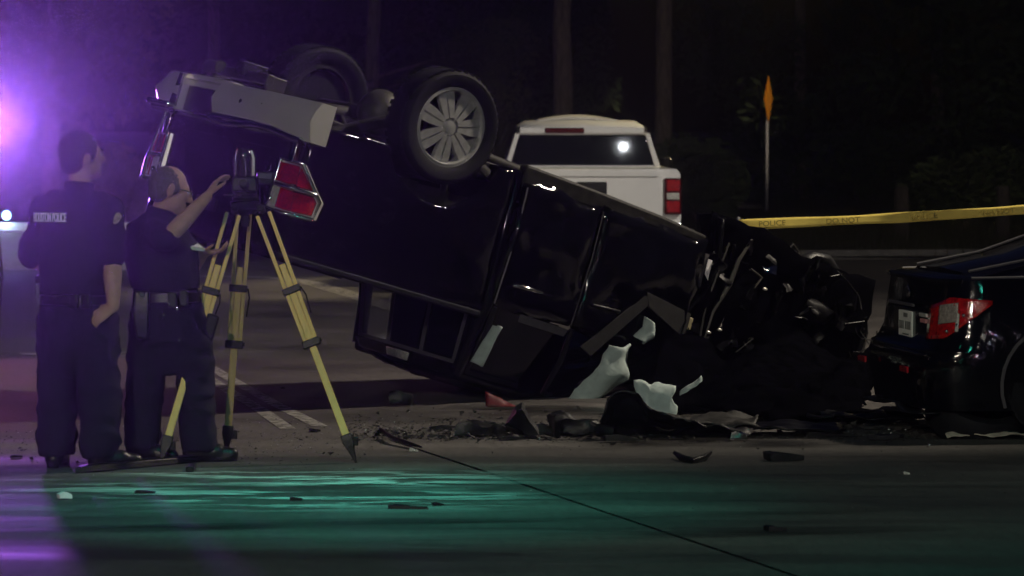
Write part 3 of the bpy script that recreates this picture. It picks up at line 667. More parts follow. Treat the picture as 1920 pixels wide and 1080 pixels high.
# crushed nose
fm = MB().grid(lambda u, v: (3.46 + u * 1.62, .93 + .05 * math.sin(v * 3.1), .33 + .14 * u + v * (1.55 - .46 * u)), 26, 16)
cut_r = []
fm.crumple(.07, 3.2, 11)
fm.f = [f for f in fm.f if not cut_r or not any((sum((fm.v[i] for i in f), Vector()) / len(f) - Vector((c[0], .93, c[1]))).length < c[2] for c in cut_r)]
fm.build('crumpled_fender', DULLBLACK, TR, 40, solid=.012)
MB().grid(lambda u, v: (3.5 + u * 1.75, -.62 + v * 1.5, 1.84 + .05 * math.sin(u * 9) - .40 * u + .03 * math.sin(v * 8)), 30, 20).crumple(.09, 3.0, 12).build('buckled_hood', DULLBLACK, TR, 40, solid=.012)
subdiv_box(3.5, 4.6, -.45, .78, .55, 1.6, 12).crumple(.13, 2.6, 13).build('engine_bay', STEELD, TR, 35)
subdiv_box(4.5, 5.15, -.55, .9, .55, 1.42, 12).crumple(.16, 2.8, 14).build('crushed_front_end', SCRAPE, TR, 35)
MB().grid(lambda u, v: (3.47 + .1 * math.sin(v * 5), .9 - .3 * u + .12, .36 + v * .95), 6, 14).crumple(.03, 5, 15).build('folded_panel', SCRAPE, TR, 40, solid=.015)
MB().tube([(3.80, .99, .43), (3.70, 1.03, .60), (3.69, 1.02, .78), (3.63, 1.0, 1.0), (3.62, 1.0, 1.3)], [.010, .016, .02, .012, .006], 6).build('bent_fender_edge', GREYM, TR, 50)
MB().tube([(3.6, 1.0, .5), (3.56, 1.02, .75), (3.55, 1.0, .95), (3.6, .98, 1.25)], .008, 6).build('bent_fender_edge', GREYM, TR, 50)
# crushed wing and bonnet splayed out over the road towards the camera, carried by the nose
bpy.context.view_layer.update()
TRI = TR.matrix_world.inverted()
def splay(u, v):
    far = at(1235 + 420 * u, 660, 26.2 + .7 * u); near = gr(1215 + 410 * u, 800 - 18 * math.sin(u * 7) - 22 * u)
    p = far.lerp(near, v); p.z = max(.02, far.z * (1 - v) ** .8 + .10 * math.sin(u * 13 + v * 5) * (1 - v) + .03)
    return p
sp = MB().grid(splay, 60, 30).crumple(.06, 4.4, 21)
for v in sp.v: v.z = max(v.z, .012 + .02 * abs(noise.noise(v * 7)))
sp.xf(TRI); sp.build('torn_wing', DULLBLACK, TR, 30, solid=.012)
# bent bracket loop and loose wires on top of the nose
lp = [(4.42, .85, .55), (4.40, .86, .46), (4.48, .86, .40), (4.62, .86, .40), (4.72, .86, .47), (4.76, .84, .58), (4.86, .82, .66)]
MB().tube(lp, [.05, .05, .045, .05, .05, .05, .06], 8).crumple(.02, 6, 3).build('bent_bracket', PLASTIC, TR, 50)
rnd = random.Random(3)
for k in range(20):
    x_ = rnd.uniform(3.6, 5.0); p = Vector((x_, rnd.uniform(.7, 1.03), rnd.uniform(.45, 1.4))); pts = [p]
    for j in range(5): p = p + Vector((rnd.uniform(-.1, .16), rnd.uniform(-.05, .06), rnd.uniform(-.12, .12))); pts.append(p)
    MB().tube(pts, rnd.uniform(.005, .013), 6).build('loose_hose' if k % 2 else 'loose_bracket', PLASTIC if k % 2 else GREYM, TR, 50)
for k in range(60):
    c = (rnd.uniform(3.5, 5.1), .97 + rnd.uniform(-.02, .06), rnd.uniform(.45, 1.5))
    m_ = subdiv_box(-.05, .05, -.006, .006, -.03, .03, 3).crumple(.02, 20, k).xf(Matrix.Translation(c) @ Euler((rnd.uniform(0, 6), rnd.uniform(0, 6), rnd.uniform(0, 6))).to_matrix().to_4x4())
    m_.build('torn_panel_piece', (BRIGHT if k % 11 == 0 else SCRAPE), TR, 40)
for c in ((3.71, 1.03, 1.11), (3.62, 1.03, 1.15), (3.98, 1.06, .74)):
    MB().ell(c, (.02, .012, .012)).build('reflector_bulb', CHROME, TR, 60)

# ------------------------------------------------------------------ white pickup behind
WY = 44.0; WX = (1110 - 960) * WY / F
WP = empty('white_pickup_truck', (WX, WY, 0), (0, 0, R(90 - 2.5)), 'white pickup truck parked tail on behind the overturned truck', 'pickup truck')
WP.rotation_euler = (0, 0, R(90 + 2.0)); WP.scale = (1, 1.05, 1)
bed = MB().loft([[(x, -1.0 + i1, .55), (x, -1.01, .75), (x, -1.0, 1.28), (x, -.96, 1.34), (x, .96, 1.34), (x, 1.0, 1.28), (x, 1.01, .75), (x, 1.0 - i1, .55)] for x, i1 in ((.10, .03), (.14, 0), (2.1, 0))]).build('bed', WHITEP, WP, 40)
cut(bed, [MB().box(.22, 2.02, -.85, .85, .8, 1.6), MB().lathe([(.5, -.4), (.5, .4)], (1.15, 1.05, .42), (0, 1, 0), 28), MB().lathe([(.5, -.4), (.5, .4)], (1.15, -1.05, .42), (0, 1, 0), 28)])
wt = MB().box(.03, .10, -.80, .80, .74, 1.335).build('tailgate', WHITEP, WP, bevel=.02)
MB().box(.012, .03, -.74, .74, 1.25, 1.325).build('tailgate_lip', WHITEP, wt, bevel=.008)
MB().box(.015, .032, -.17, .17, 1.05, 1.19).build('handle_bezel', PLASTIC, wt, bevel=.02)
MB().box(-.005, .016, -.11, .11, 1.08, 1.15).build('tailgate_handle', PLASTIC, wt, bevel=.01)
for s_ in (-1, 1):
    l = empty('tail_lamp'); l.parent = WP
    MB().box(.02, .2, min(s_ * .815, s_ * 1.005), max(s_ * .815, s_ * 1.005), .80, 1.235).build('lamp_housing', mat('dark_red_lens', (.08, .004, .006), .15, coat=1), l, bevel=.02)
    for z0, z1 in ((1.08, 1.21), (.83, .96)): MB().box(.008, .022, min(s_ * .84, s_ * .985), max(s_ * .84, s_ * .985), z0, z1).build('red_lens', REDL, l, bevel=.01)
    MB().box(.008, .022, min(s_ * .84, s_ * .985), max(s_ * .84, s_ * .985), .98, 1.06).build('reverse_lens', CLEARL, l, bevel=.01)
    for zz in (.42,): wheel(WP, (1.15, s_ * .88, .4), s_, .40, .26); wheel(WP, (4.55, s_ * .88, .4), s_, .40, .26)
    m_ = empty('door_mirror'); m_.parent = WP
    MB().obox((3.75, s_ * 1.08, 1.33), (.12, .2, .2)).build('mirror_shell', PLASTIC, m_, bevel=.03)
    MB().tube([(3.75, s_ * .9, 1.3), (3.75, s_ * 1.0, 1.3)], .03, 8).build('mirror_arm', PLASTIC, m_, 50)
MB().loft([bprof(y, .45, .70, -.1 + .1 * abs(y) ** 3, .1) for y in (-1.0, -.8, -.4, 0, .4, .8, 1.0)]).build('rear_bumper', BRIGHT, WP, 45)
def ring(x, w0, w1, zb, zr): return [(x, -w0, .5), (x, -w0, zb), (x, -w1, zr - .06), (x, -w1 + .1, zr), (x, 0, zr + .02), (x, w1 - .1, zr), (x, w1, zr - .06), (x, w0, zb), (x, w0, .5)]
cabm = MB().loft([ring(2.15, .95, .90, 1.25, 1.32), ring(2.16, .95, .73, 1.28, 1.83), ring(2.30, .96, .74, 1.28, 1.885), ring(2.7, .96, .75, 1.28, 1.91), ring(3.5, .96, .74, 1.28, 1.90), ring(3.75, .96, .72, 1.28, 1.84), ring(4.3, .96, .90, 1.25, 1.30)])
cabo = cabm.build('cab', WHITEP, WP, 35)
WX0 = 2.135
MB().prism([(WX0, -.86, 1.36), (WX0, .86, 1.36), (WX0 + .012, .74, 1.735), (WX0 + .012, -.74, 1.735)], (.06, 0, 0)).build('back_window', GLASS, WP, bevel=.015)
MB().prism([(WX0, -.93, 1.30), (WX0, -.86, 1.30), (WX0, -.74, 1.75), (WX0, -.79, 1.76)], (.05, 0, 0)).build('rear_pillar', WHITEP, WP, bevel=.01)
MB().prism([(WX0, .93, 1.30), (WX0, .86, 1.30), (WX0, .74, 1.75), (WX0, .79, 1.76)], (.05, 0, 0)).build('rear_pillar', WHITEP, WP, bevel=.01)
MB().box(2.12, 2.18, -.75, .75, 1.745, 1.83).build('roof_header', WHITEP, WP, bevel=.015)
hs = MB().box(2.10, 2.122, -.02, .44, 1.755, 1.82).build('high_stop_lamp', mat('dark_red_lens', (.08, .004, .006), .15), WP, bevel=.01)
for y_ in (-.74, .74): MB().obox((2.112, y_, 1.80), (.02, .014, .07)).build('roof_seam', PLASTIC, WP)
for s_ in (-1, 1): MB().prism([(2.4, s_ * .962, 1.3), (4.1, s_ * .955, 1.3), (3.7, s_ * .765, 1.8), (2.4, s_ * .775, 1.83)], (0, s_ * .006, 0)).build('side_window', GLASS, WP)
hd = MB().loft([[(x, -.98, .5), (x, -.99, 1.05), (x, -.85, z), (x, 0, z + .04), (x, .85, z), (x, .99, 1.05), (x, .98, .5)] for x, z in ((4.2, 1.26), (4.9, 1.24), (5.5, 1.15), (5.6, .9))]).build('hood', WHITEP, WP, 40)
# roof ridge: raised white roof panels of the crew cab catching the lamp light
for y0, y1, z in ((.55, .95, .04), (-.46, .34, .085)):
    pass
rp = MB().grid(lambda u, v: (2.55 + u * .9, -.46 + v * 1.0, 1.905 + .075 * math.sin(math.pi * v) ** .8 * math.sin(math.pi * min(1, max(0, u * .9 + .1)))), 12, 16)
rp.build('roof_fairing', WHITEP, WP, 60, solid=.01)
MB().tube([(4.15, .5, 1.35), (4.16, .5, 1.4)], .02, 6).build('wiper_arm', PLASTIC, WP)

# ------------------------------------------------------------------ black sedan at the right
SX, SY, SA = 2.345, 23.2, 9.0
SD = empty('black_sedan', (SX, SY, 0), (0, 0, R(SA)), 'shiny black sedan at the right edge with a red tail lamp and plate', 'car')
def plan(t, z):
    """half plan of the lower body: t 0..1 from the middle of the tail round the corner along the flank to the nose"""
    tuck = .06 * max(0, (z - .62) / .4) ** 1.5 + .05 * max(0, (.4 - z) / .25)
    tail = .10 + .04 * max(0, (z - .62) / .35) - .10 / (1 + math.exp((z - .555) / .018)) * (1 - .35 * max(0, (.4 - z) / .22))
    w = .875 - tuck * 1.0
    P = [(tail, 0), (tail + .005, .3), (tail + .03, w * .70), (tail + .09, w * .88), (tail + .2, w * .965), (tail + .42, w * .99), (1.3, w), (2.6, w), (3.7, w * .98), (4.2, w * .9), (4.42, w * .6), (4.48, 0)]
    k = t * (len(P) - 1); i = min(int(k), len(P) - 2); f = k - i
    # catmull-rom
    def g(j): j = max(0, min(len(P) - 1, j)); return Vector((P[j][0], P[j][1]))
    p0, p1, p2, p3 = g(i - 1), g(i), g(i + 1), g(i + 2)
    q = .5 * ((2 * p1) + (-p0 + p2) * f + (2 * p0 - 5 * p1 + 4 * p2 - p3) * f * f + (-p0 + 3 * p1 - 3 * p2 + p3) * f ** 3)
    return q
def ztop(x):  # beltline / deck height
    return .985 + .01 * min(x, 1) if x < 3.0 else .99 - .16 * ((x - 3.0) / 1.5) ** 1.4
NT = 44
def bring(z, sc=1.0):
    L = [plan(k / NT, z) for k in range(NT + 1)]
    pts = [(p.x, -p.y * sc) for p in L] + [(p.x, p.y * sc) for p in L[-2:0:-1]]
    return pts
zs = [.18, .22, .30, .40, .48, .53, .545, .56, .64, .74, .84, .92]
rings = [[(x, y, z) for x, y in bring(z)] for z in zs]
r_ = bring(.92); rings.append([(x, y * .985, min(.965, ztop(x) - .02)) for x, y in r_])
rings.append([(2.2 + (x - 2.2) * .985, y * .93, ztop(x)) for x, y in r_])
rings.append([(2.2 + (x - 2.2) * .7, y * .5, ztop(x) + .012) for x, y in r_])
sb = MB().loft(rings).build('body', BLACKP, SD, 38)
WR = .325
cut(sb, [MB().lathe([(WR + .05, -.35), (WR + .05, .35)], (x, y, .33), (0, 1, 0), 32) for x in (.85, 3.55) for y in (-.86, .86)])
sb.data.materials.clear(); sb.data.materials.append(BLACKP)
for s_ in (-1, 1):
    for x in (.85, 3.55): MB().tube([(x + (WR + .052) * math.cos(a_), s_ * .868, .33 + (WR + .052) * math.sin(a_)) for a_ in [R(-20 + 220 * k / 18) for k in range(19)]], .012, 6).build('wheel_arch_lip', FR, SD, 50)
for x in (.85, 3.55):
    for s_ in (-1, 1): wheel(SD, (x, s_ * .76, WR), s_, WR, .2, .2, spokes=5)
def gh(x, w0, w1, z0, z1): return [(x, -w0, z0), (x, -w1, z1 - .05), (x, -w1 + .1, z1), (x, 0, z1 + .015), (x, w1 - .1, z1), (x, w1, z1 - .05), (x, w0, z0)]
MB().loft([gh(.32, .70, .62, .975, 1.005), gh(.75, .74, .62, .975, 1.085), gh(1.2, .77, .6, .975, 1.24), gh(1.65, .78, .6, .975, 1.37), gh(2.3, .78, .6, .975, 1.43), gh(2.9, .78, .6, .975, 1.36), gh(3.5, .74, .7, .96, 1.0)]).build('greenhouse', GLASS, SD, 35)
MB().grid(lambda u, v: (1.6 + u * 1.1, -.57 + v * 1.14, 1.395 + .02 * u + .035 * math.sin(math.pi * u) + .02 * math.sin(math.pi * v)), 8, 8).build('roof', BLACKP, SD, 60, solid=.02)
for s_ in (-1, 1):
    MB().loft([[(x, s_ * (w - .0), z), (x + .12, s_ * (w - .0), z), (x + .12, s_ * (w + .018), z), (x, s_ * (w + .018), z)] for x, w, z in ((.36, .72, .985), (.8, .70, 1.09), (1.25, .645, 1.25), (1.65, .60, 1.385))]).build('rear_pillar', BLACKP, SD, 50)
    MB().tube([(.95, s_ * .79, 1.02), (1.0, s_ * .755, 1.10), (1.3, s_ * .69, 1.24), (1.36, s_ * .70, 1.20), (1.38, s_ * .785, 1.02), (.95, s_ * .79, 1.02)], .010, 6).build('quarter_window_trim', FR, SD, 50)
    MB().tube([(.3, s_ * .80, .982), (.9, s_ * .812, .99), (1.6, s_ * .815, .995), (2.6, s_ * .81, .992), (3.2, s_ * .8, .98)], .008, 6).build('belt_trim', FR, SD, 50)
    MB().tube([(.34, s_ * .60, 1.015), (.75, s_ * .59, 1.092), (1.2, s_ * .56, 1.25), (1.6, s_ * .5, 1.378)], .009, 6).build('back_window_gleam', FR, SD, 50)  # grey tubes painting the reflected gleam along the back glass
# trunk lid detail: lip, badge dish, shut line, plate, stickers
MB().tube([(p.x - .006, -p.y, .962) for p in [plan(k / 200, .93) for k in range(-0, 62, 4)]], .016, 8).build('trunk_lip', BLACKP, SD, 60)
MB().tube([(p.x - .006, p.y, .962) for p in [plan(k / 200, .93) for k in range(0, 62, 4)]], .016, 8).build('trunk_lip', BLACKP, SD, 60)
MB().ell((.118, -.02, .865), (.012, .05, .042)).build('round_badge', BRIGHT, SD, 60)
PY = -.10
pl = MB().box(0.0770, 0.0890, -.155 + PY, .155 + PY, .595, .755).build('number_plate', mat('plate_white', (.85, .84, .78), .5, var=.08), SD, bevel=.004)
PI_ = mat('plate_print_grey', (.16, .16, .15), .6)
for y0, y1, z0, z1 in ((.105, .13, .64, .69), (.07, .092, .64, .69), (.03, .055, .64, .69), (-.03, -.008, .64, .69), (-.068, -.045, .64, .69), (-.105, -.082, .64, .69), (-.13, -.112, .64, .69), (-.06, .03, .715, .74), (-.09, .05, .605, .614)):
    MB().box(0.0740, 0.0770, y0 + PY, y1 + PY, z0, z1).build('plate_mark', PI_, pl)
pn = MB().box(0.0910, 0.1250, -.30, .24, .575, .775).build('plate_recess', BLACKP, SD, bevel=.01)
MB().box(0.0750, 0.0890, -.29, .29, .785, .805).build('trunk_chrome_strip', FR, SD, bevel=.004)
MB().box(0.1000, 0.1150, -.50, -.34, .73, .755).build('model_badge', CHROME, SD, bevel=.003)
MB().box(0.1010, 0.1170, -.48, -.36, .695, .72).build('pink_sticker', mat('pink_sticker', (.5, .22, .22), .5), SD, bevel=.002)
# wrap-round tail lamps
REDS = mat('bright_red_lens', (.42, .008, .008), .08, var=.6, scale=28, coat=1, bump=.25, bscale=90)
def sed_lamp(s_, name='tail_lamp'):
    l = empty(name); l.parent = SD; far = s_ > 0
    def patch(pn_, t0, t1, zt, zb, m, off=.012, nu=18):
        def fn(u, v):
            t = t0 + (t1 - t0) * u; z = zb(u) + (zt(u) - zb(u)) * v; p = plan(t, z)
            q = plan(t + .004, z); d = Vector((q.x - p.x, q.y - p.y)).normalized(); n = Vector((-d.y, d.x)) if True else d
            n = Vector((-abs(d.y), abs(d.x)))
            return (p.x + n.x * off, s_ * (p.y + n.y * off), z)
        return MB().grid(fn, nu, 8).build(pn_, m, l, 60, solid=.01)
    tA_, tB_ = (3.3 if far else 1.62) / 11, 4.62 / 11
    patch('red_lens', tA_, tB_, lambda u: .80 + .065 * min(1, u * 2.5) - .03 * max(0, u - .45), lambda u: .60 + .05 * u + .17 * max(0, (u - .35) / .65) ** 1.2, REDS)
    if far: return
    patch('clear_lens', tA_ + .06, tA_ + .15, lambda u: .815 + .02 * u, lambda u: .70 + .02 * u, mat('smoky_clear_lens', (.3, .25, .22), .12, coat=1, var=.5, scale=50, bump=.3, bscale=110), .022)
    for t_, z_ in ((.30, .70), (.325, .76), (.35, .72), (.365, .78), (.25, .66), (.28, .82)):
        p = plan(t_, z_); MB().ell((p.x - .012, s_ * (p.y + .012), z_), (.012, .012, .014)).build('lamp_reflector', BRIGHT if z_ < .78 else REDS, l, 60)
    patch('amber_strip', tA_ + .145, tA_ + .158, lambda u: .77, lambda u: .66, CLEARL, .021, 4)
    patch('lens_crease', tA_ + .16, tB_ - .03, lambda u: .80 - .02 * u, lambda u: .785 - .0 * u, mat('deep_red_lens', (.6, .02, .03), .1, coat=1), .021)
sed_lamp(-1); sed_lamp(1)
for s_ in (-1, 1):
    MB().tube([(p.x - .004, s_ * (p.y + .006), .535) for p in [plan(k / 220, .54) for k in range(0, 100, 5)]], .008, 6).build('bumper_crease', BLACKP, SD, 60)
    MB().box(-.045, -.03, min(s_ * .42, s_ * .6), max(s_ * .42, s_ * .6), .40, .44).build('bumper_reflector', REDL, SD, bevel=.004)
MB().grid(lambda u, v: (.0 + .12 * u, -.7 + 1.4 * v, .17 - .02 * math.sin(v * 9)), 4, 12).crumple(.02, 5, 2).build('torn_bumper_edge', PLASTIC, SD, 50, solid=.01)
MB().ell((1.9, -.885, .82), (.09, .02, .016)).build('door_handle', BLACKP, SD, 60)
MB().ell((2.9, -.93, 1.0), (.09, .09, .07)).build('door_mirror', BLACKP, SD, 60)

# loose tyre and cloth by the sedan
p = gr(1838, 826); p.y += .25
tw = empty('loose_tyre', (p.x, p.y, .14), (R(-62), R(6), R(14)), 'bare black tyre lying tilted on the road beside the sedan', 'tyre')
MB().lathe([(.19, -.08), (.21, -.10), (.275, -.10), (.30, -.07), (.30, .07), (.275, .10), (.21, .10), (.19, .08), (.20, 0)], (0, 0, 0), (0, 1, 0), 44, True).build('tyre', RUBBER, tw, 40)
MB().lathe([(.188, -.07), (.195, -.07), (.195, .075), (.188, .075)], (0, 0, 0), (0, 1, 0), 44, True).build('rim_band', GREYM, tw, 40)
c0, c1 = gr(1775, 826), gr(1990, 826)
o = MB().grid(lambda u, v: (c0.x + (c1.x - c0.x) * u, c0.y - .05 + .10 * v + .03 * math.sin(u * 11), .028 + .028 * abs(math.sin(u * 8 + v * 2)) * (1 - abs(v - .5) * 1.4)), 50, 8).crumple(.012, 9, 2).build('crumpled_cloth', CLOTHW, None, 60, solid=.006)
tag(o, 'strip of dirty white cloth lying on the road under the loose tyre', 'cloth')

# ------------------------------------------------------------------ officers
def head(mb, c, yaw, tilt=0, pitch=0, s=1.0):
    M = Matrix.Translation(Vector(c)) @ Matrix.Rotation(R(yaw), 4, 'Z') @ Matrix.Rotation(R(pitch), 4, 'X') @ Matrix.Rotation(R(tilt), 4, 'Y') @ Matrix.Scale(s, 4)
    h = MB()
    h.ell((0, -.012, .025), (.077, .097, .098)); h.ell((0, .03, -.045), (.062, .062, .072)); h.ell((0, .05, -.085), (.04, .04, .03))
    h.ell((0, .055, .01), (.06, .045, .06)); h.ell((0, .078, .028), (.05, .02, .016))
    h.cap((0, .096, .02), (0, .118, -.022), .009, .016, 8); h.ell((.014, .104, -.024), (.011, .012, .009)); h.ell((-.014, .104, -.024), (.011, .012, .009))
    h.ell((0, .094, -.052), (.024, .012, .007)); h.ell((0, .091, -.064), (.022, .012, .008)); h.ell((0, .085, -.095), (.02, .018, .016))
    for q in (-1, 1):
        h.ell((q * .04, .068, -.01), (.02, .02, .018)); h.ell((q * .08, -.01, -.005), (.012, .022, .034), (0, q * 12, q * 18)); h.ell((q * .081, -.012, -.03), (.009, .012, .014))
    h.xf(M); mb.add(h.v, h.f); return M
def hand(mb, wrist, direc, palm_n, curl=40, s=1.0, thumb=1):
    """palm + five fingers; direc = towards the fingers, palm_n = palm normal"""
    d = Vector(direc).normalized(); n = Vector(palm_n); n = (n - d * n.dot(d)).normalized(); sd = d.cross(n) * thumb
    w = Vector(wrist)
    rows = []
    for t, wd, th in ((0, .026, .019), (.03, .034, .018), (.07, .041, .016), (.095, .041, .013)):
        cc = w + d * t * s
        rows.append([cc + (sd * math.cos(a) * wd + n * math.sin(a) * th) * s for a in [k * math.pi / 6 for k in range(12)]])
    mb.loft(rows)
    for i, (o_, L) in enumerate(((.031, .075), (.011, .084), (-.010, .078), (-.030, .062))):
        a = w + (d * .088 + sd * o_) * s; dd = d; r_ = .0098 * s
        for j, f in enumerate((.45, .32, .23)):
            ang = R(curl * (.5 if j == 0 else 1.0) + i * 3)
            dd = (dd * math.cos(ang) + n * math.sin(ang)).normalized() if j or curl else dd
            b = a + dd * L * f * s; mb.cap(a, b, r_, r_ * .92, 8); a = b; r_ *= .92; 
            n2 = (n - dd * n.dot(dd)); n = n2.normalized() if n2.length > 1e-4 else n
        n = Vector(palm_n); n = (n - d * n.dot(d)).normalized()
    a = w + (d * .03 + sd * .032 + n * .008) * s
    b = a + (d * .035 + sd * .026 + n * .016) * s; c = b + (d * .032 + sd * .004 + n * .014) * s
    mb.cap(a, b, .013 * s, .0115 * s, 8); mb.cap(b, c, .0112 * s, .0095 * s, 8)
def ellring(c, rx, ry, rot=0, n=18, tiltx=0.0):
    c = Vector(c); ca, sa = math.cos(R(rot)), math.sin(R(rot)); out = []
    for k in range(n):
        t = 2 * math.pi * k / n; x = rx * math.copysign(abs(math.cos(t)) ** .85, math.cos(t)); y = ry * math.copysign(abs(math.sin(t)) ** .85, math.sin(t))
        out.append(c + Vector((x * ca - y * sa, x * sa + y * ca, tiltx * x)))
    return out
def boot(mb, heel, direc, s=1.0):
    d = Vector((direc[0], direc[1], 0)).normalized(); h = Vector(heel)
    mb.cap(h + Vector((0, 0, .17)), h + Vector((0, 0, .06)), .06 * s, .05 * s)
    mb.cap(h + Vector((0, 0, .05)) - d * .02, h + d * .12 + Vector((0, 0, .05)), .047 * s, .05 * s)
    mb.cap(h + d * .10 + Vector((0, 0, .045)), h + d * .21 + Vector((0, 0, .038)), .047 * s, .036 * s)
    sole = []
    for t in (-.065, -.02, .08, .16, .22, .25):
        pass
    sd = Vector((-d.y, d.x, 0))
    outl = [(-.068, .0), (-.05, .034), (.05, .036), (.13, .048), (.2, .042), (.245, .0)]
    poly = [h + d * t + sd * w_ for t, w_ in outl] + [h + d * t - sd * w_ for t, w_ in outl[-2:0:-1]]
    mb.prism([Vector((p.x, p.y, h.z + .0)) for p in poly], (0, 0, .03))
def gear(name, mbx, m, parent, bev=.008): return mbx.build(name, m, parent, bevel=bev)

# officer one: back to the camera, head turned to the right
g = gr(148, 883); O1 = empty('person', (g.x, g.y, .016), (0, 0, R(-20)), 'officer standing with back to camera, HOUSTON POLICE across the vest, hand on hip', 'person')
sk = MB()
HM = head(sk, (.012, .03, 1.715), -36, 3, 4, 1.12)
sk.cap((.0, .0, 1.45), (.008, .015, 1.63), .068, .06)
sk.loft([ellring((0, 0, z), rx, ry) for z, rx, ry in ((.86, .16, .12), (1.0, .15, .115), (1.2, .175, .125), (1.38, .185, .12), (1.47, .12, .08))])
sh_l, el_l, wr_l = (-.20, 0, 1.425), (-.285, -.02, 1.15), (-.13, .22, 1.08)
sh_r, el_r, wr_r = (.190, 0, 1.425), (.235, -.05, 1.155), (.262, -.095, .90)
for a, b, c in ((sh_l, el_l, wr_l), (sh_r, el_r, wr_r)):
    sk.cap(a, b, .058, .05); sk.cap(b, Vector(b).lerp(Vector(c), .35), .05, .054); sk.cap(Vector(b).lerp(Vector(c), .35), c, .054, .034)
hand(sk, wr_r, (-.75, -.28, -.5), (.1, .9, -.3), 24, 1.12, -1)
hand(sk, wr_l, (.8, .3, 0), (0, -.8, -.4), 35, 1.05, 1)
for x in (-.125, .125): sk.cap((x * .8, 0, .88), (x, .01, .48), .085, .06); sk.cap((x, .01, .48), (x * 1.1, 0, .06), .06, .045)
blob('body', SKIN, sk, O1, .0085, 3)
for q in (-1, 1):
    e = MB().ell((q * .034, .083, .008), (.012, .012, .011)); e.xf(HM); e.build('eye', mat('eye_white', (.5, .48, .45), .2), O1, 60)
    e = MB().ell((q * .034, .092, .008), (.006, .005, .006)); e.xf(HM); e.build('iris', mat('dark_iris', (.02, .012, .01), .15), O1, 60)
    e = MB().ell((q * .036, .092, .033), (.02, .008, .005), (0, q * 8, 0)); e.xf(HM); e.build('eyebrow', HAIRB, O1, 60)
hr = MB(); hr.ell((0, -.02, .038), (.083, .100, .096)); hr.ell((0, -.055, -.02), (.072, .055, .06)); hr.ell((.07, .005, .02), (.014, .03, .045)); hr.ell((-.07, .005, .02), (.014, .03, .045)); hr.xf(HM)
blob('hair', HAIRB, hr, O1, .0065, 1, .006, 75)
st = MB()
st.loft([ellring((-.015 if z < 1.1 else 0, 0, z), rx, ry) for z, rx, ry in ((.90, .185, .14), (1.0, .182, .138), (1.12, .19, .145), (1.28, .205, .15), (1.40, .205, .14), (1.475, .15, .1), (1.53, .085, .08))])
for a, b in ((sh_l, el_l), (sh_r, el_r)):
    a, b = Vector(a), Vector(b); st.cap(a, a.lerp(b, .5), .078, .074); st.cap(a.lerp(b, .5), a.lerp(b, .93), .074, .068)
st.cap((-.14, 0, 1.45), (.14, 0, 1.45), .075, .075)
blob('shirt', NAVY, st, O1, .010, 3, .017, 7, 1)
vt = MB(); vt.loft([ellring((-.012, -.002, z), rx, ry) for z, rx, ry in ((.965, .198, .165), (1.1, .2, .168), (1.25, .2, .172), (1.38, .175, .165), (1.455, .13, .125))])
vt.cap((-.12, -.02, 1.44), (-.10, .05, 1.47), .05, .05); vt.cap((.12, -.02, 1.44), (.10, .05, 1.47), .05, .05)
blob('vest', NAVY2, vt, O1, .010, 3, .009, 6, 4)
MB().lathe([(.072, -.012), (.085, 0), (.082, .05), (.072, .055), (.068, 0)], (.004, .008, 1.525), (.05, .08, 1), 24).build('collar', NAVY, O1, 50)
text_obj('vest_lettering', 'HOUSTON POLICE', WHITETXT, O1, (-.085, -.184, 1.385), (90, 0, -4), 0.070, .003, .0012, width=.205, bend=1.5)
pt = MB().ell((.262, -.035, 1.345), (.012, .036, .075), (14, 14, -20)); pt.build('shoulder_patch', PATCH, O1, 60)
trs = MB()
trs.loft([ellring((0, 0, z), rx, ry) for z, rx, ry in ((.98, .185, .14), (.90, .20, .15), (.80, .215, .16), (.70, .205, .15), (.60, .19, .135), (.52, .13, .10))])
for s_, foot in ((-1, (-.13, .0, .09)), (1, (.125, .01, .10))):
    trs.loft([ellring((foot[0] * f, .005, z), rx, ry) for z, rx, ry, f in ((.84, .11, .13, .85), (.65, .112, .125, .9), (.45, .105, .115, .98), (.28, .1, .112, 1.03), (.14, .098, .115, 1.05), (.075, .085, .105, 1.05))])
blob('trousers', NAVY, trs, O1, .011, 3, .022, 6, 2)
for k, (hx, hy, dr) in enumerate(((-.14, -.02, (-.25, 1)), (.135, -.01, (.75, .8)))):
    bt = MB(); boot(bt, (hx, hy, 0), dr, 1.1); blob('boot', LEATHER, bt, O1, .009, 3)
bl = MB().loft([ellring((-.005, 0, z), rx, ry) for z, rx, ry in ((.905, .205, .162), (.91, .212, .168), (.955, .208, .165), (.96, .198, .158))]).build('duty_belt', LEATHER, O1, 50)
hol = MB(); hol.loft([[(-.235, -.03, .98), (-.195, -.03, .98), (-.195, .05, .98), (-.235, .05, .98)], [(-.235, -.03, .88), (-.19, -.03, .88), (-.19, .05, .88), (-.235, .05, .88)], [(-.22, -.03, .78), (-.185, -.03, .78), (-.185, .02, .78), (-.22, .02, .78)]])
hol.build('holster', LEATHER, O1, bevel=.008)
MB().tube([(-.232, -.035, 1.02), (-.226, -.04, .94), (-.205, -.04, .84)], [.012, .01, .007], 8).build('baton_strap', mat('grey_webbing', (.2, .2, .22), .6), O1, 50)
MB().tube([(-.235, .0, 1.06), (-.235, 0, .96)], .028, 10).build('pistol_grip', LEATHER, O1, 50)
MB().obox((-.06, -.165, .955), (.02, .01, .02)).build('belt_keeper', BRIGHT, O1, bevel=.003)
for x_ in (.06, .13): MB().obox((x_, -.165, .93), (.05, .03, .08)).build('belt_pouch', LEATHER, O1, bevel=.008)

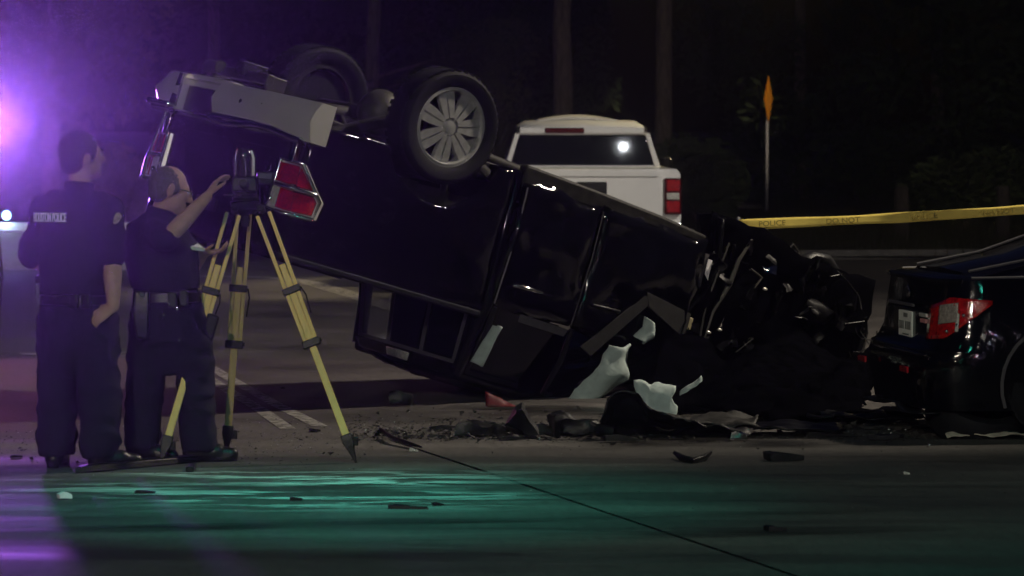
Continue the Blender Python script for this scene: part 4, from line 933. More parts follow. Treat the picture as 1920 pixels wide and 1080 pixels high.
# officer two: side on, leaning to the instrument with a raised arm
g = gr(325, 870); O2 = empty('person', (g.x, g.y, .016), (0, 0, 0), 'bespectacled balding officer leaning in with one arm raised to the survey instrument', 'person')
sk = MB()
HM2 = head(sk, (-.012, -.02, 1.525), -72, -4, -16, 1.10)
sk.cap((-.085, 0, 1.30), (-.045, -.01, 1.44), .07, .062)
spine = [(-.03, 0, .88), (-.04, 0, 1.0), (-.06, 0, 1.13), (-.075, 0, 1.24), (-.08, 0, 1.33)]
sk.loft([ellring(c, rx, ry) for c, rx, ry in zip(spine, (.13, .13, .15, .15, .09), (.17, .16, .18, .18, .11))])
shn, eln, wrn = (-.085, -.17, 1.285), (.0, -.33, 1.265), (.215, -.24, 1.495)
shf, elf, wrf = (-.05, .19, 1.29), (.05, .24, 1.05), (.17, .08, 1.17)
for a, b, c in ((shn, eln, wrn), (shf, elf, wrf)):
    sk.cap(a, b, .058, .048); sk.cap(b, Vector(b).lerp(Vector(c), .4), .048, .050); sk.cap(Vector(b).lerp(Vector(c), .4), c, .050, .031)
hand(sk, wrn, (.45, .25, .75), (.75, .1, -.45), 26, 1.08, -1)
hand(sk, wrf, (.75, -.35, .1), (.1, -.1, 1), 22, 1.05, 1)
for x in (-.14, .13): sk.cap((x * .6, 0, .86), (x, 0, .47), .085, .06); sk.cap((x, 0, .47), (x * 1.1, 0, .06), .06, .045)
blob('body', SKIN, sk, O2, .0085, 3)
hr = MB(); hr.ell((0, -.028, .026), (.081, .092, .090)); hr.ell((0, -.055, -.025), (.07, .052, .05)); hr.ell((.072, .005, .01), (.013, .026, .035)); hr.ell((-.072, .005, .01), (.013, .026, .035)); hr.xf(HM2)
blob('hair', HAIRG, hr, O2, .0065, 1, .006, 75)
for q in (-1, 1):
    e = MB().ell((q * .034, .083, .008), (.012, .012, .011)); e.xf(HM2); e.build('eye', mat('eye_white', (.5, .48, .45), .2), O2, 60)
sp_ = MB()
for q in (-1, 1):
    sp_.tube([Vector((q * .036 + .024 * math.cos(t), .106, .008 + .018 * math.sin(t))) for t in [k * .524 for k in range(13)]], .0022, 6)
    sp_.tube([(q * .06, .104, .012), (q * .078, .05, .012), (q * .084, -.005, .008)], .0025, 6)
sp_.tube([(-.012, .108, .012), (.012, .108, .012)], .002, 6); sp_.xf(HM2); sp_.build('spectacles', BRIGHT, O2, 60)
st = MB()
st.loft([ellring(c, rx, ry) for c, rx, ry in zip([(-.03, 0, .90)] + spine[1:4] + [(-.09, 0, 1.33), (-.07, 0, 1.39)], (.17, .17, .195, .20, .15, .09), (.18, .18, .2, .21, .15, .085))])
for a, b in ((shn, eln), (shf, elf)):
    a, b = Vector(a), Vector(b); st.cap(a, a.lerp(b, .5), .085, .078); st.cap(a.lerp(b, .5), a.lerp(b, .88), .078, .072)
st.cap((-.085, -.12, 1.30), (-.07, .13, 1.30), .08, .08)
blob('shirt', NAVY, st, O2, .010, 3, .018, 7, 6)
vt = MB(); vt.loft([ellring(c, rx, ry) for c, rx, ry in zip([(-.04, 0, .98)] + spine[2:4] + [(-.085, 0, 1.30)], (.19, .205, .21, .17), (.19, .205, .20, .16))])
blob('vest', NAVY2, vt, O2, .010, 3, .007, 7, 8)
MB().lathe([(.072, -.01), (.085, 0), (.08, .045), (.07, .05)], (-.065, -.005, 1.375), (.25, 0, 1), 24).build('collar', NAVY, O2, 50)
MB().ell((-.095, -.255, 1.295), (.035, .008, .03), (0, 15, 10)).build('shoulder_patch', PATCH, O2, 60)
MB().obox((-.035, -.215, 1.325), (.05, .008, .012), (0, -8, 10)).build('rank_pin', BRIGHT, O2, bevel=.003)
trs = MB()
trs.loft([ellring((-.03, 0, z), rx, ry) for z, rx, ry in ((.95, .175, .18), (.88, .19, .185), (.78, .205, .18), (.68, .20, .165), (.58, .17, .13), (.50, .12, .1))])
for x in (-.155, .125):
    trs.loft([ellring((x * f - .02 * (1 - f), 0, z), rx, ry) for z, rx, ry, f in ((.82, .11, .13, .6), (.65, .11, .125, .85), (.45, .098, .115, 1.0), (.28, .092, .11, 1.08), (.14, .092, .115, 1.12), (.07, .085, .105, 1.15))])
blob('trousers', NAVY, trs, O2, .011, 3, .022, 6, 9)
for hx, hy, dr in ((-.20, -.02, (.9, -.3)), (.12, .0, (1, .05))):
    bt = MB(); boot(bt, (hx, hy, 0), dr, 1.1); blob('boot', LEATHER, bt, O2, .009, 3)
MB().loft([ellring((-.03, 0, z), rx, ry) for z, rx, ry in ((.90, .19, .2), (.905, .198, .208), (.955, .195, .203), (.96, .185, .195))]).build('duty_belt', LEATHER, O2, 50)
MB().loft([[(-.20, -.21, .97), (-.11, -.22, .97), (-.11, -.16, .97), (-.20, -.16, .97)], [(-.21, -.23, .86), (-.11, -.24, .86), (-.11, -.17, .86), (-.21, -.17, .86)], [(-.18, -.22, .70), (-.12, -.22, .70), (-.12, -.17, .70), (-.18, -.17, .70)]]).build('holster', LEATHER, O2, bevel=.01)
MB().obox((-.15, -.235, .955), (.03, .012, .03)).build('holster_snap', BRIGHT, O2, bevel=.004)
for x_, z_ in ((.02, .92), (.08, .93)): MB().obox((x_, -.215, z_), (.05, .035, .09)).build('belt_pouch', LEATHER, O2, bevel=.008)
for x_, z_ in ((.0, .9), (.045, .87), (-.03, .84), (.055, .70)): MB().ell((x_, -.235, z_), (.008, .006, .012)).build('key', BRIGHT, O2, 60)
cl = empty('clipboard', (g.x + .10, g.y - .06, 1.232), (R(14), R(8), R(25)), 'shiny metal clipboard held by the officer with the raised arm', 'clipboard')
MB().box(-.075, .075, -.06, .16, -.010, .010).build('board', CHROME, cl, bevel=.004)
MB().box(-.06, .06, -.05, .13, .0105, .0125).build('paper', WHITETXT, cl)
MB().box(-.04, .04, .14, .165, .0105, .024).build('clip', BRIGHT, cl, bevel=.003)

# ------------------------------------------------------------------ survey tripod and instrument
g = gr(462, 862); TY = g.y
TP = empty('survey_tripod', (g.x, TY, .016), (0, 0, 0), 'yellow wooden surveyor tripod standing on the road beside the two officers', 'tripod')
s_ = F / TY
def tp(px, py, dy=0.0):
    v = at(px, py, TY + dy); return Vector((v.x - g.x, dy, v.z - .016))
HZ = tp(460, 388).z
def tf(px, py):
    v = gr(px, py, .016); return Vector((v.x - g.x, v.y - TY, 0))
def tripod_leg(top, foot, m_up, m_lo, split, labels=None):
    L = empty('leg'); L.parent = TP
    top, foot = Vector(top), Vector(foot); d = (foot - top).normalized()
    sd = d.cross(Vector((0, 1, 0)))
    if abs(d.x) < .12: sd = Vector((1, 0, 0)); sd = (sd - d * sd.dot(d)).normalized()
    sd.normalize(); nn = d.cross(sd).normalized(); ln = (foot - top).length
    def bar(a, b, w0, w1, th, off0, off1):
        rings = []
        for t, o_, w_ in ((a, off0, w0), (b, off1, w1)):
            c = top + d * t + sd * o_
            rings.append([c + sd * x * w_ / 2 + nn * y * th / 2 for x, y in ((-1, -1), (1, -1), (1, 1), (-1, 1))])
        return MB().loft(rings)
    for q in (-1, 1): bar(.03, split + .12, .020, .022, .030, q * .036, q * .030).build('outer_rail', m_up, L, bevel=.004)
    bar(.34, ln - .15, .036, .042, .024, 0, 0).build('inner_slider', m_lo, L, bevel=.004)
    for t, h_ in ((split - .22, .04), (split + .10, .045)):
        c = top + d * t
        MB().loft([[c + d * e + sd * x * .052 + nn * y * .024 for x, y in ((-1, -1), (1, -1), (1, 1), (-1, 1))] for e in (0, h_)]).build('clamp_band', PLASTIC, L, bevel=.005)
    c = top + d * (split + .12) + sd * .06
    MB().tube([c, c - sd * .03 + d * .0], .012, 8).build('clamp_knob', PLASTIC, L, 50)
    k0 = top + d * (split - .20) + sd * .055
    MB().tube([k0, k0 + d * .05 + sd * .012, k0 + d * .16 + sd * .002], .005, 6).build('clamp_lever', PLASTIC, L, 50)
    a = top + d * (ln - .17); b = foot
    MB().loft([[a + d * e + sd * x * w_ + nn * y * w_ * .8 for x, y in ((-1, -1), (1, -1), (1, 1), (-1, 1))] for e, w_ in ((0, .031), (.05, .031), (.09, .02), (.17, .005))]).build('foot_shoe', PLASTIC, L, bevel=.004)
    MB().obox(a + d * .05 + sd * .03, (.05, .02, .05)).build('foot_step', PLASTIC, L, bevel=.004)
    MB().tube([top - nn * .045, top + nn * .045], .022, 10).build('leg_hinge', STEELD, L, 50)
    return L, top, d, sd
tripod_leg(tp(490, 392, -.06), tf(668, 868), YELLOW, YELLOW, .70)
Lf, t0, d0, s0 = tripod_leg(tp(440, 392, -.06), tf(300, 872), YELLOW, YELLOW, .70)
tripod_leg(tp(458, 390, .10), tf(424, 853), WOODD, WOODD, .66)
MB().obox(t0 + d0 * .80 + Vector((.055, -.0, 0)), (.07, .05, .32), (0, 17, 0)).build('tool_pouch', PLASTIC, Lf, bevel=.012)
c = tp(460, 385)
MB().lathe([(.055, -.05), (.075, -.03), (.085, 0), (.085, .022), (.06, .026), (.02, .028)], (c.x, 0, c.z), (0, 0, 1), 28).build('head_plate', PLASTIC, TP, 40)
MB().lathe([(.02, -.12), (.028, -.08), (.02, -.05)], (c.x, 0, c.z), (0, 0, 1), 16).build('centre_screw', STEELD, TP, 40)
topz = c.z + .028 + .016
SI = empty('survey_instrument', (g.x + c.x, TY, topz), (0, 0, 0), 'black total station mounted on top of the yellow tripod', 'instrument')
MB().lathe([(.075, 0), (.075, .018), (.06, .022), (.06, .035), (.07, .04), (.07, .05), (.03, .052)], (0, 0, 0), (0, 0, 1), 28).build('tribrach', PLASTIC, SI, 40)
for k in range(3): MB().lathe([(.016, 0), (.018, .005), (.018, .016), (.012, .018)], (.052 * math.cos(k * 2.09), .052 * math.sin(k * 2.09), .02), (0, 0, 1), 14).build('levelling_screw', BRIGHT, SI, 40)
MB().box(-.125, .065, -.004, .004, .028, .035).build('level_plate', BRIGHT, SI, bevel=.001)
MB().loft([[(-.075, -.05, .053), (.07, -.05, .053), (.07, .05, .053), (-.075, .05, .053)], [(-.07, -.048, .13), (.065, -.048, .13), (.065, .048, .13), (-.07, .048, .13)], [(-.06, -.04, .14), (.055, -.04, .14), (.055, .04, .14), (-.06, .04, .14)]]).build('alidade', PLASTIC, SI, bevel=.008)
DOME = mat('glossy_dark_housing', (.02, .018, .022), .12, coat=1.0, var=.2)
MB().lathe([(.045, 0), (.045, .02), (.042, .10), (.042, .125), (.034, .148), (.018, .158), (.002, .16)], (-.005, 0, .135), (0, 0, 1), 32).build('scanner_dome', DOME, SI, 50)
for q in (-1, 1): MB().tube([(q * .05 - .005, -.0, .14), (q * .052 - .005, 0, .24), (q * .040 - .005, 0, .285)], [.009, .009, .006], 8).build('carry_handle', BRIGHT if q < 0 else CHROME, SI, 60)
MB().lathe([(.026, 0), (.028, .05), (.024, .06), (.002, .061)], (-.005, -.045, .10), (0, -1, 0), 20).build('eyepiece', PLASTIC, SI, 40)
kp = MB().obox((.115, -.01, .125), (.10, .05, .07), (0, 5, 8)).build('keypad', PLASTIC, SI, bevel=.01)
MB().obox((.115, -.037, .14), (.075, .004, .03), (0, 5, 8)).build('display', mat('grey_lcd', (.12, .12, .13), .15), kp, bevel=.002)
for k in range(3): MB().obox((.085 + k * .03, -.036, .155), (.012, .008, .006), (0, 5, 8)).build('button', BRIGHT, kp, bevel=.001)

# long bar lying at their feet
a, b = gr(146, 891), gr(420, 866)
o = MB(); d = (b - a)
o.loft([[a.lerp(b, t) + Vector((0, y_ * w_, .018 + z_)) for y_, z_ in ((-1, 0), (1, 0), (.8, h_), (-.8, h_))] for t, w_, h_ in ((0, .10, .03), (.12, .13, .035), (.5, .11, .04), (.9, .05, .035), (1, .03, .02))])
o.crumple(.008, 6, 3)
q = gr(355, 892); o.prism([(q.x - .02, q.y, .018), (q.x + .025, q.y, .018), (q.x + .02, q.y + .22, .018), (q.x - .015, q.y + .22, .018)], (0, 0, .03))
tag(o.build('flat_bar', PLASTIC, None, bevel=.006), 'long flat black bar lying at the feet of the two officers', 'debris')

# ------------------------------------------------------------------ barrier tape, sign, barrier, beacon
t0_, t1_ = at(1385, 421, 30.0), at(2150, 374, 28.5)
tp_ = empty('barricade_tape', (0, 0, 0), label='yellow barricade tape stretched across the scene at the right', cat='tape')
def tapef(u, v):
    p = t0_.lerp(t1_, u); p.z += -.07 * math.sin(math.pi * u) * .35; tw = .35 * math.sin(u * 9) + .15 * math.sin(u * 23)
    h = .080 * (v - .5) * (1 + .12 * math.sin(u * 17)); return Vector((p.x, p.y + h * math.sin(tw), p.z + h * math.cos(tw)))
MB().grid(tapef, 80, 4).build('tape', TAPE, tp_, 60, solid=.001)
for k, w_ in enumerate(('POLICE LINE', 'DO NOT CROSS', 'POLICE LINE', 'DO NOT CROSS')):
    u = .11 + k * .19; p = tapef(u, .5); d = tapef(u + .01, .5) - tapef(u - .01, .5)
    text_obj('tape_lettering', w_, TAPEINK, tp_, (p.x, p.y - .018, p.z), (90, -math.degrees(math.atan2(d.z, d.x)), 0), .058, .0006, .001, 1.15)
for pp, lab in ((t0_, 'thin steel stake holding the tape behind the wrecked nose'), (t1_, 'thin steel stake holding the far right end of the tape')):
    tag(MB().tube([(pp.x, pp.y + .03, -.02), (pp.x, pp.y + .03, pp.z + .06)], .016, 8).build('stake', GALV, None, 50), lab, 'stake', 'stakes for the tape')
Y = 76.0; pc = at(1441, 186, Y)
SG = empty('warning_sign', (pc.x, Y, 0), (0, 0, R(76)), 'orange diamond road sign seen nearly edge on, on a thin grey post', 'sign')
hd_ = .485
MB().prism([(-hd_, 0, pc.z), (0, 0, pc.z - hd_), (hd_, 0, pc.z), (0, 0, pc.z + hd_)], (0, .006, 0)).build('sign_panel', ORANGE, SG, bevel=.004)
MB().prism([(-hd_ + .05, -.003, pc.z), (0, -.003, pc.z - hd_ + .05), (hd_ - .05, -.003, pc.z), (0, -.003, pc.z + hd_ - .05)], (0, .002, 0)).build('sign_face', ORANGE, SG)
MB().tube([(0, .03, -.05), (0, .03, pc.z + .1)], .035, 8).build('post', GALV, SG, 50)
Yb = 48.0; b0, b1 = at(-420, 500, Yb), at(330, 500, Yb)
BR = empty('concrete_barrier', ((b0.x + b1.x) / 2, Yb, 0), (0, 0, 0), 'low concrete road barrier with a white painted top far behind the officers', 'barrier')
hw = (b1.x - b0.x) / 2
MB().loft([[(x, -.28, 0), (x, -.26, .08), (x, -.12, .25), (x, -.10, .48), (x, .10, .48), (x, .12, .25), (x, .26, .08), (x, .28, 0)] for x in (-hw, hw)]).build('base', CONC, BR, 30)
MB().box(-hw, hw, -.115, .115, .482, .60).build('white_cap', WHITEC, BR, bevel=.02)
pb = at(10, 405, Yb - .1)
BC = empty('warning_beacon', (pb.x, Yb, .60), (0, 0, 0), 'small round blue warning light glowing on the far barrier', 'beacon')
MB().lathe([(.05, 0), (.05, .03), (.03, .035)], (0, 0, 0), (0, 0, 1), 18).build('base', PLASTIC, BC, 40)
MB().ell((0, 0, .09), (.055, .055, .06)).build('lens', mat('blue_lit_lens', (.1, .3, .9), .3, emit=(.25, .6, 1.0), estr=14), BC, 60)
lamp('beacon_light', 'POINT', (0, -.2, .03), P_BEACON, (.5, .75, 1.0), BC, .05)

# ------------------------------------------------------------------ police SUV at the left edge, mostly outside the frame
PV = empty('police_vehicle', (-5.26, 31.2, 0), (0, 0, R(99.5)), 'dark police vehicle cut off by the left edge, its roof lights flashing', 'police car')
DKP = mat('dark_police_paint', (.012, .011, .016), .3, coat=.7, var=.3)
body = MB().loft([[(x, -.97, .35), (x, -1.0, .6), (x, -.97, .98), (x, -.9, 1.06), (x, .9, 1.06), (x, .97, .98), (x, 1.0, .6), (x, .97, .35)] for x in (0, .1, 3.4, 4.5, 4.7)]).build('body', DKP, PV, 40)
cut(body, [MB().lathe([(.44, -.4), (.44, .4)], (x, y, .4), (0, 1, 0), 28) for x in (1.0, 3.85) for y in (-1.0, 1.0)])
for x in (1.0, 3.85):
    for q in (-1, 1): wheel(PV, (x, q * .87, .37), q, .37, .24, .23)
MB().loft([ring(.06, .93, .80, 1.06, 1.5), ring(.3, .93, .74, 1.06, 1.74), ring(1.6, .93, .74, 1.06, 1.78), ring(2.5, .93, .72, 1.06, 1.70), ring(3.3, .92, .88, 1.05, 1.1)]).build('greenhouse', GLASS, PV, 35)
MB().box(.35, 2.4, -.7, .7, 1.745, 1.80).build('roof', DKP, PV, bevel=.02)
for q in (-1, 1): MB().box(-.02, .1, min(q * .72, q * .95), max(q * .72, q * .95), .72, 1.02).build('tail_lamp', mat('dark_red_lens', (.08, .004, .006), .15), PV, bevel=.02)
MB().loft([bprof(y, .36, .62, -.08 + .06 * abs(y) ** 3, .06) for y in (-.98, -.7, 0, .7, .98)]).build('rear_bumper', PLASTIC, PV, 40)
lbz = 1.80
LB = empty('light_bar'); LB.parent = PV
MB().box(1.3, 1.6, -.72, .72, lbz + .03, lbz + .06).build('bar_base', PLASTIC, LB, bevel=.01)
EB = mat('lit_blue_violet_lens', (.2, .1, .8), .3, emit=(.35, .12, 1.0), estr=14); ER = mat('lit_red_lens', (.8, .05, .08), .3, emit=(1, .08, .12), estr=6)
for k in range(6):
    y0 = -.70 + k * .234; MB().box(1.31, 1.59, y0, y0 + .22, lbz + .062, lbz + .15).build('lamp_module', ER if k in (2,) else EB, LB, bevel=.015)
for q in (-.5, .5): MB().box(1.4, 1.5, q - .05, q + .05, lbz - .02, lbz + .03).build('bar_foot', PLASTIC, LB)
lamp('blue_flash', 'SPOT', (-4.56, 32.5, 1.90), P_POLICE_BLUE, (.38, .13, 1.0), None, .3, (-1.4, 0, 4.9), 34, .8)
lamp('red_flash', 'SPOT', (-4.46, 31.6, 1.98), P_POLICE_RED, (1.0, .28, .62), None, .08, (-1.5, 20, 2.4), 120, .3)

# ------------------------------------------------------------------ street lamps and the traffic signal that light the scene (outside the frame), some added only for fill and glints
def street_lamp(x, y, h, ax, energy, col, label, aim, cone=130):
    s_ = empty('street_lamp', (x, y, 0), (0, 0, 0), label, 'street lamp', 'street lamps round the junction')
    MB().tube([(0, 0, 0), (0, 0, h * .5), (0, 0, h)], [.11, .08, .06], 12).build('pole', GALV, s_, 50)
    MB().tube([(0, 0, h - .3), (ax * .5, 0, h + .15), (ax, 0, h + .2)], .04, 8).build('arm', GALV, s_, 50)
    MB().obox((ax, 0, h + .2), (.6, .25, .1)).build('lamp_head', GALV, s_, bevel=.03)
    MB().obox((ax, 0, h + .145), (.4, .2, .02)).build('lens', mat('lit_lens_%s' % label[:5], (.9, .9, .8), .4, emit=col, estr=120), s_)
    loc = Vector((x + ax, y, h + .10)); lamp('lamp_light', 'SPOT', loc, energy, col, None, .35, aim, cone, .45)
street_lamp(9.2, 27.0, 9.0, -1.2, P_STREET_A, (1.0, .88, .70), 'tall street lamp right of the wreck, outside the frame', (-1.0, 30.5, 0), 94)
street_lamp(-6.5, -4, 9.0, 1.5, P_STREET_B, (1.0, .9, .76), 'tall street lamp behind the viewpoint, outside the frame', (0, 31, 0.6), 30)
street_lamp(10, 58, 8.5, -1.5, P_STREET_C, (1.0, .82, .45), 'far yellowish street lamp beyond the pickup, outside the frame', (1.0, 47.0, 1.9), 13)
street_lamp(15, 52, 8.5, -1.0, P_SIGN_FILL, (1.0, .82, .6), 'distant street lamp right of the orange sign, outside the frame', (5.25, 76, 2.5), 8)  # unseen lamp, added only to brighten the sign
street_lamp(11, 35.5, 9.0, -1.4, P_PICKUP_FILL, (1.0, .95, .88), 'right hand street lamp nearer the white pickup, outside the frame', (1.2, 44, 1.5), 21)  # unseen lamp, added to brighten the pickup tail
for gx, gy, gh_, ge, gc, gl in ((14, -34, 9.5, 700, (1.0, .95, .85), 'first of the added glint lamps behind the viewpoint, right side'), (-16, -48, 10, 1100, (1.0, .9, .7), 'second added glint lamp behind the viewpoint, left side'), (13, -70.6, 8.3, 260, (.9, .95, 1.0), 'most distant added glint lamp behind the viewpoint')):  # unseen lamps added to give glints in dark paint and glass
    g_ = empty('street_lamp', (gx, gy, 0), (0, 0, 0), gl, 'street lamp', 'street lamps round the junction')
    MB().tube([(0, 0, 0), (0, 0, gh_)], [.11, .06], 10).build('pole', GALV, g_, 50)
    MB().obox((0, .3, gh_), (.25, .7, .1)).build('lamp_head', GALV, g_, bevel=.03)
    lamp('lamp_light', 'POINT', (gx, gy + .6, gh_ - .15), ge, gc, None, .14)
PV2 = copy_thing(PV); PV2.location = (13, -14, 0); PV2.rotation_euler = (0, 0, R(70)); PV2['label'] = 'unseen copy of the police vehicle added behind the viewpoint for glints'  # unseen vehicle, added to carry lights for glints
for q_, (lx, ec) in enumerate(((12.2, (1, .1, .1)), (12.8, (.3, .4, 1)), (13.4, (1, 1, 1)))): lamp('glint_flash', 'POINT', (lx, -12.2, 2.15), 160, ec, None, .08)  # added flashes that only put glints into the dark paint
TS = empty('traffic_signal', (-.5, 16.9, 5.6), (R(-60), 0, 0), 'hanging traffic signal showing green, outside the frame', 'traffic signal')
MB().box(-.18, .18, -.15, .12, -.55, .55).build('housing', mat('signal_black', (.02, .02, .02), .5), TS, bevel=.03)
for k, (m_) in enumerate((mat('dark_red_signal', (.1, .01, .01), .3), mat('dark_amber_signal', (.12, .06, .01), .3), mat('lit_green_signal', (.1, .8, .5), .3, emit=(.05, 1, .6), estr=40))):
    z = .36 - k * .36; MB().lathe([(.13, 0), (.12, .02), (.06, .035), (.002, .04)], (0, .12, z), (0, 1, 0), 20).build('signal_lens', m_, TS, 50)
    MB().grid(lambda u, v: (.145 * math.cos(math.pi * u), .12 + .2 * v, z + .145 * math.sin(math.pi * u)), 10, 2).build('visor', PLASTIC, TS, 60, solid=.005)
TS3 = copy_thing(TS); TS3.location = (2.6, 12.3, 5.6); TS3.rotation_euler = (R(-40), 0, 0); TS3['label'] = 'right hand green signal added as fill over the near slab, outside the frame'
lamp('green_light', 'SPOT', (2.6, 12.7, 5.2), 170, (.10, 1.0, .80), None, .1, (.4, 17.2, 0), 84, 1.0)  # weak broad green fill, added to brighten the near slab
TS2 = copy_thing(TS); TS2.location = (-3.2, -26, 5.6); TS2.rotation_euler = (0, 0, 0); TS2['label'] = 'unseen green traffic signal added behind the viewpoint for glints'
lamp('green_glint', 'POINT', (-3.2, -25.6, 5.25), 200, (.1, 1, .65), None, .1)  # added with the unseen signal for green glints
MB().tube([(-25, -.1, 1.0), (0, 0, .56), (25, -.1, 1.0)], .012, 6).build('span_wire', GALV, TS, 50)
lamp('green_light', 'SPOT', (-.5, 17.3, 5.2), P_GREEN, (.05, 1.0, .74), None, .1, (-.75, 18.7, 0), 52, 1.0)

# ------------------------------------------------------------------ debris
def chunk(px, py, size, label, m=PLASTIC, seed=0, name='debris_piece', amp=.3, rot=(0, 0, 0), n=5, z=None):
    p = gr(px, py, .02); sx, sy, sz = size
    mb = subdiv_box(-sx / 2, sx / 2, -sy / 2, sy / 2, 0, sz, n)
    a = min(size) * amp
    o_ = Vector((seed * 3.7, seed, 0))
    mb.v = [v + noise.noise_vector(v * 9 + o_) * a * 1.6 + Vector((0, 0, abs(noise.noise(v * 6 + o_)) * sz * .8 * (1 if v.z > sz * .5 else 0))) for v in mb.v]
    tp1, tp2, sk_ = random.uniform(.25, .8), random.uniform(.3, .9), random.uniform(-.5, .5)
    mb.v = [Vector((v.x + sk_ * v.y, v.y * (1 - tp1 * (v.x / sx + .5)), v.z * (1 - tp2 * abs(v.x / sx + .5 - .5 * tp1) * 1.2))) for v in mb.v]
    M = Euler([R(q) for q in rot]).to_matrix(); mb.v = [M @ v for v in mb.v]
    zm = min(v.z for v in mb.v)
    mb.v = [v + Vector((p.x, p.y + sy / 2, (.017 if p.y < far_y else .001) - zm)) for v in mb.v]
    return tag(mb.build(name, m, None, 35), label, 'debris', 'crash debris on the road')
chunk(757, 757, (.13, .10, .10), 'crumpled black box lying alone on the road left of the wreck roof', seed=1)
chunk(862, 803, (.36, .07, .03), 'long thin black trim strip left of the debris pile', seed=2, rot=(0, 0, 4))
chunk(890, 815, (.2, .12, .06), 'low black lump at the left end of the debris pile', seed=3)
chunk(935, 812, (.16, .10, .07), 'torn black plastic lump in the middle of the debris pile', seed=4)
chunk(975, 818, (.18, .14, .13), 'upright torn black piece at the peak of the debris pile', seed=5, rot=(0, 20, 10))
chunk(1025, 815, (.28, .12, .06), 'black plastic piece at the right end of the debris pile', seed=6)
chunk(830, 818, (.18, .05, .02), 'thin black sliver in front of the trim strip', seed=7)
chunk(960, 825, (.15, .04, .02), 'flat dark sliver in front of the debris pile', seed=8)
chunk(1470, 864, (.19, .09, .04), 'black wedge of plastic with a green tinted top on the bare slab', seed=9, amp=.2)
chunk(1455, 997, (.085, .05, .025), 'small dark block alone on the green lit slab', seed=10, amp=.15)
chunk(1700, 889, (.035, .03, .012), 'small white chip on the slab below the sedan', CLEARL, 11)
chunk(272, 925, (.10, .05, .012), 'flat dark scrap on the green streaks below the officers', seed=12)
chunk(765, 955, (.20, .06, .015), 'flat dark sliver on the slab below the tripod', seed=13, rot=(0, 0, -4))
chunk(820, 947, (.05, .04, .012), 'tiny dark scrap beside the sliver on the slab', seed=14)
chunk(555, 938, (.06, .04, .012), 'dark scrap in the middle of the green streaks', seed=15)
chunk(120, 936, (.06, .05, .03), 'crumpled white scrap at the left end of the green streaks', WHITETXT, 16)
chunk(1385, 826, (.10, .06, .05), 'bright clear reflector fragment glinting below the wreck', BRIGHT, 17)
chunk(1660, 826, (.2, .08, .03), 'dark flat scrap on the road left of the sedan', seed=18)
chunk(1560, 815, (.3, .08, .03), 'long dark scrap under the crushed nose', seed=19)
chunk(1700, 800, (.5, .1, .02), 'long dark strip on the road behind the sedan bumper', seed=20)
chunk(30, 858, (.05, .04, .015), 'dark chip on the violet lit road at far left', seed=21)
chunk(590, 805, (.06, .04, .02), 'dark chip beside the right tripod leg', seed=22)
chunk(530, 724, (.03, .03, .012), 'tiny dark chip between the tripod legs', seed=23)
chunk(1090, 823, (.34, .22, .09), 'ribbed black mat crumpled against the crushed roof', seed=24, amp=.35, n=9)
chunk(1165, 829, (.2, .06, .03), 'grey dusty lump at the left of the torn bumper cover', STEELD, 25)
def arcpiece(pix, w, h, label, m=PLASTIC, name='trim_strip'):
    pts = [gr(px, py, .02) + Vector((0, 0, h_)) for px, py, h_ in pix]
    return tag(MB().tube(pts, [w * .5] + [w] * (len(pts) - 2) + [w * .4], 8, 1.5).crumple(.006, 20, 4).build(name, m, None, 50), label, 'debris', 'crash debris on the road')
arcpiece([(1264, 858, .03), (1280, 864, .015), (1300, 868, .01), (1320, 864, .015), (1334, 858, .03)], .014, 0, 'curved black trim strip shaped like a smile on the bare slab')
arcpiece([(688, 822, .02), (715, 820, .04), (738, 832, .03), (765, 838, .02), (790, 844, .02)], .012, 0, 'bent black trim strip beside the right tripod foot')
o = chunk(775, 846, (.05, .03, .02), 'clear lamp fragment at the end of the bent trim strip', CLEARL, 30)
# red plastic under the roof
q = gr(935, 768)
o = MB().grid(lambda u, v: (q.x - .09 + .2 * u, q.y + .05 * v, .02 + .10 * (1 - u) * v), 8, 5).crumple(.008, 12, 2).build('red_shard', REDC, None, 50, solid=.006)
tag(o, 'red plastic shard on the road under the wreck roof edge', 'debris', 'crash debris on the road')
# torn bumper cover in front of the wreck: rounded dark hump sweeping down to the right
def cover(u, v):
    ang = R(170 - 95 * v); x = 1135 + 270 * u; base = gr(x, 829)
    K = [(0, .10), (.05, .23), (.14, .29), (.25, .26), (.38, .17), (.55, .12), (.8, .085), (1, .05)]
    top = next(a[1] + (b[1] - a[1]) * (u - a[0]) / (b[0] - a[0]) for a, b in zip(K, K[1:]) if u <= b[0])
    top += .03 * noise.noise(Vector((u * 9, 0, 2)))
    return Vector((base.x + .02 * math.sin(v * 4), base.y + .30 * (1 - math.sin(v * math.pi * .5)) * 1.0 + .02, .012 + top * math.sin(v * math.pi * .52)))
o = MB().grid(cover, 44, 18).crumple(.05, 5.0, 5).build('bumper_cover', PLASTIC, None, 45, solid=.012)
tag(o, 'torn black bumper cover lying crumpled below the hanging airbag', 'bumper')
q = gr(1225, 800)
o = MB().grid(lambda u, v: (q.x - .12 + .26 * u, q.y - .04 + .10 * v, .10 + .20 * v - .05 * u), 12, 8).crumple(.035, 9, 6).build('airbag_scrap', AIRBAG, None, 60, solid=.006)
tag(o, 'torn piece of white airbag lying on the black bumper cover', 'airbag')
q = gr(1275, 790)
o = MB().grid(lambda u, v: (q.x + .14 * u, q.y + .03 * v, .16 + .10 * u + .03 * v), 8, 4).crumple(.012, 14, 8).build('cloth_scrap', AIRBAG, None, 60, solid=.005)
tag(o, 'narrow white cloth scrap sticking up right of the airbag piece', 'cloth')
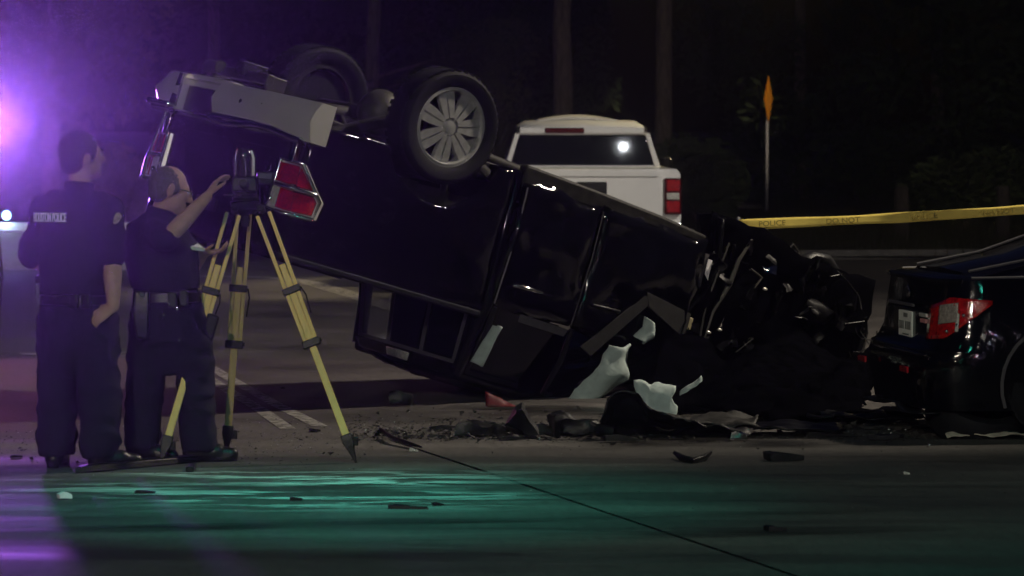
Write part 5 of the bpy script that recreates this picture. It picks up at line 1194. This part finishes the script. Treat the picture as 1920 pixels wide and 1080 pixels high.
def crumpled_sheet(px, py, w, d_, h, label, m, seed, name='body_panel'):
    q = gr(px, py)
    o = MB().grid(lambda u, v: (q.x + (u - .5) * w, q.y + v * d_, .03 + h * (.5 + .5 * noise.noise(Vector((u * 3, v * 3, seed))))), 20, 12).crumple(h * .35, 6, seed).build(name, m, None, 40, solid=.008)
    return tag(o, label, 'debris', 'crash debris on the road')
crumpled_sheet(1330, 824, .62, .5, .12, 'grey buckled body panel right of the bumper cover', STEELD, 41)
crumpled_sheet(1480, 822, .7, .5, .05, 'flattened dark panel on the road under the nose', SCRAPE, 42)
crumpled_sheet(1590, 800, .5, .4, .06, 'dark torn sheet between the wreck and the sedan', SCRAPE, 43)
crumpled_sheet(1655, 797, .55, .7, .05, 'dark torn sheet on the road under the sedan bumper', DULLBLACK, 44)
# glass crumbs and grit
gm, dm = MB(), MB(); rnd = random.Random(9)
def crumb(mb, x, y, z, s_):
    pts = [(x + rnd.uniform(-1, 1) * s_, y + rnd.uniform(-1, 1) * s_, z + rnd.uniform(0, 1.2) * s_) for _ in range(4)]
    mb.add(pts, [(0, 1, 2), (0, 2, 3), (0, 3, 1), (1, 3, 2)])
def scatter(n, x0, x1, y0, y1, mb, s0, s1):
    for _ in range(n):
        p = gr(rnd.uniform(x0, x1), rnd.gauss((y0 + y1) / 2, (y1 - y0) / 4)); crumb(mb, p.x, p.y, .017 if p.y < far_y else .002, rnd.uniform(s0, s1))
scatter(700, 640, 1920, 770, 840, gm, .002, .006)
scatter(260, 20, 700, 775, 850, gm, .002, .006)
scatter(120, 100, 1900, 800, 960, gm, .002, .005)
scatter(14, 660, 1750, 760, 835, gm, .008, .014)
scatter(2600, 640, 1920, 780, 836, dm, .003, .013)
scatter(700, 0, 700, 790, 880, dm, .003, .010)
scatter(400, 100, 1900, 850, 1000, dm, .002, .007)
scatter(800, 640, 1350, 796, 836, dm, .010, .032)
scatter(60, 640, 1900, 784, 836, gm, .006, .012)
scatter(60, 660, 1300, 770, 800, dm, .01, .03)
scatter(50, 20, 640, 790, 890, dm, .008, .02)
scatter(320, 1300, 1900, 780, 830, dm, .012, .03)
scatter(25, 1300, 1900, 790, 834, gm, .008, .014)
tag(gm.build('glass_crumbs', SHARD), 'tiny crumbs of broken glass strewn over the road', 'glass', kind='stuff')
tag(dm.build('grit', mat('dark_grit', (.03, .028, .026), .8, var=.6)), 'dark grit and tiny fragments strewn over the road', 'grit', kind='stuff')
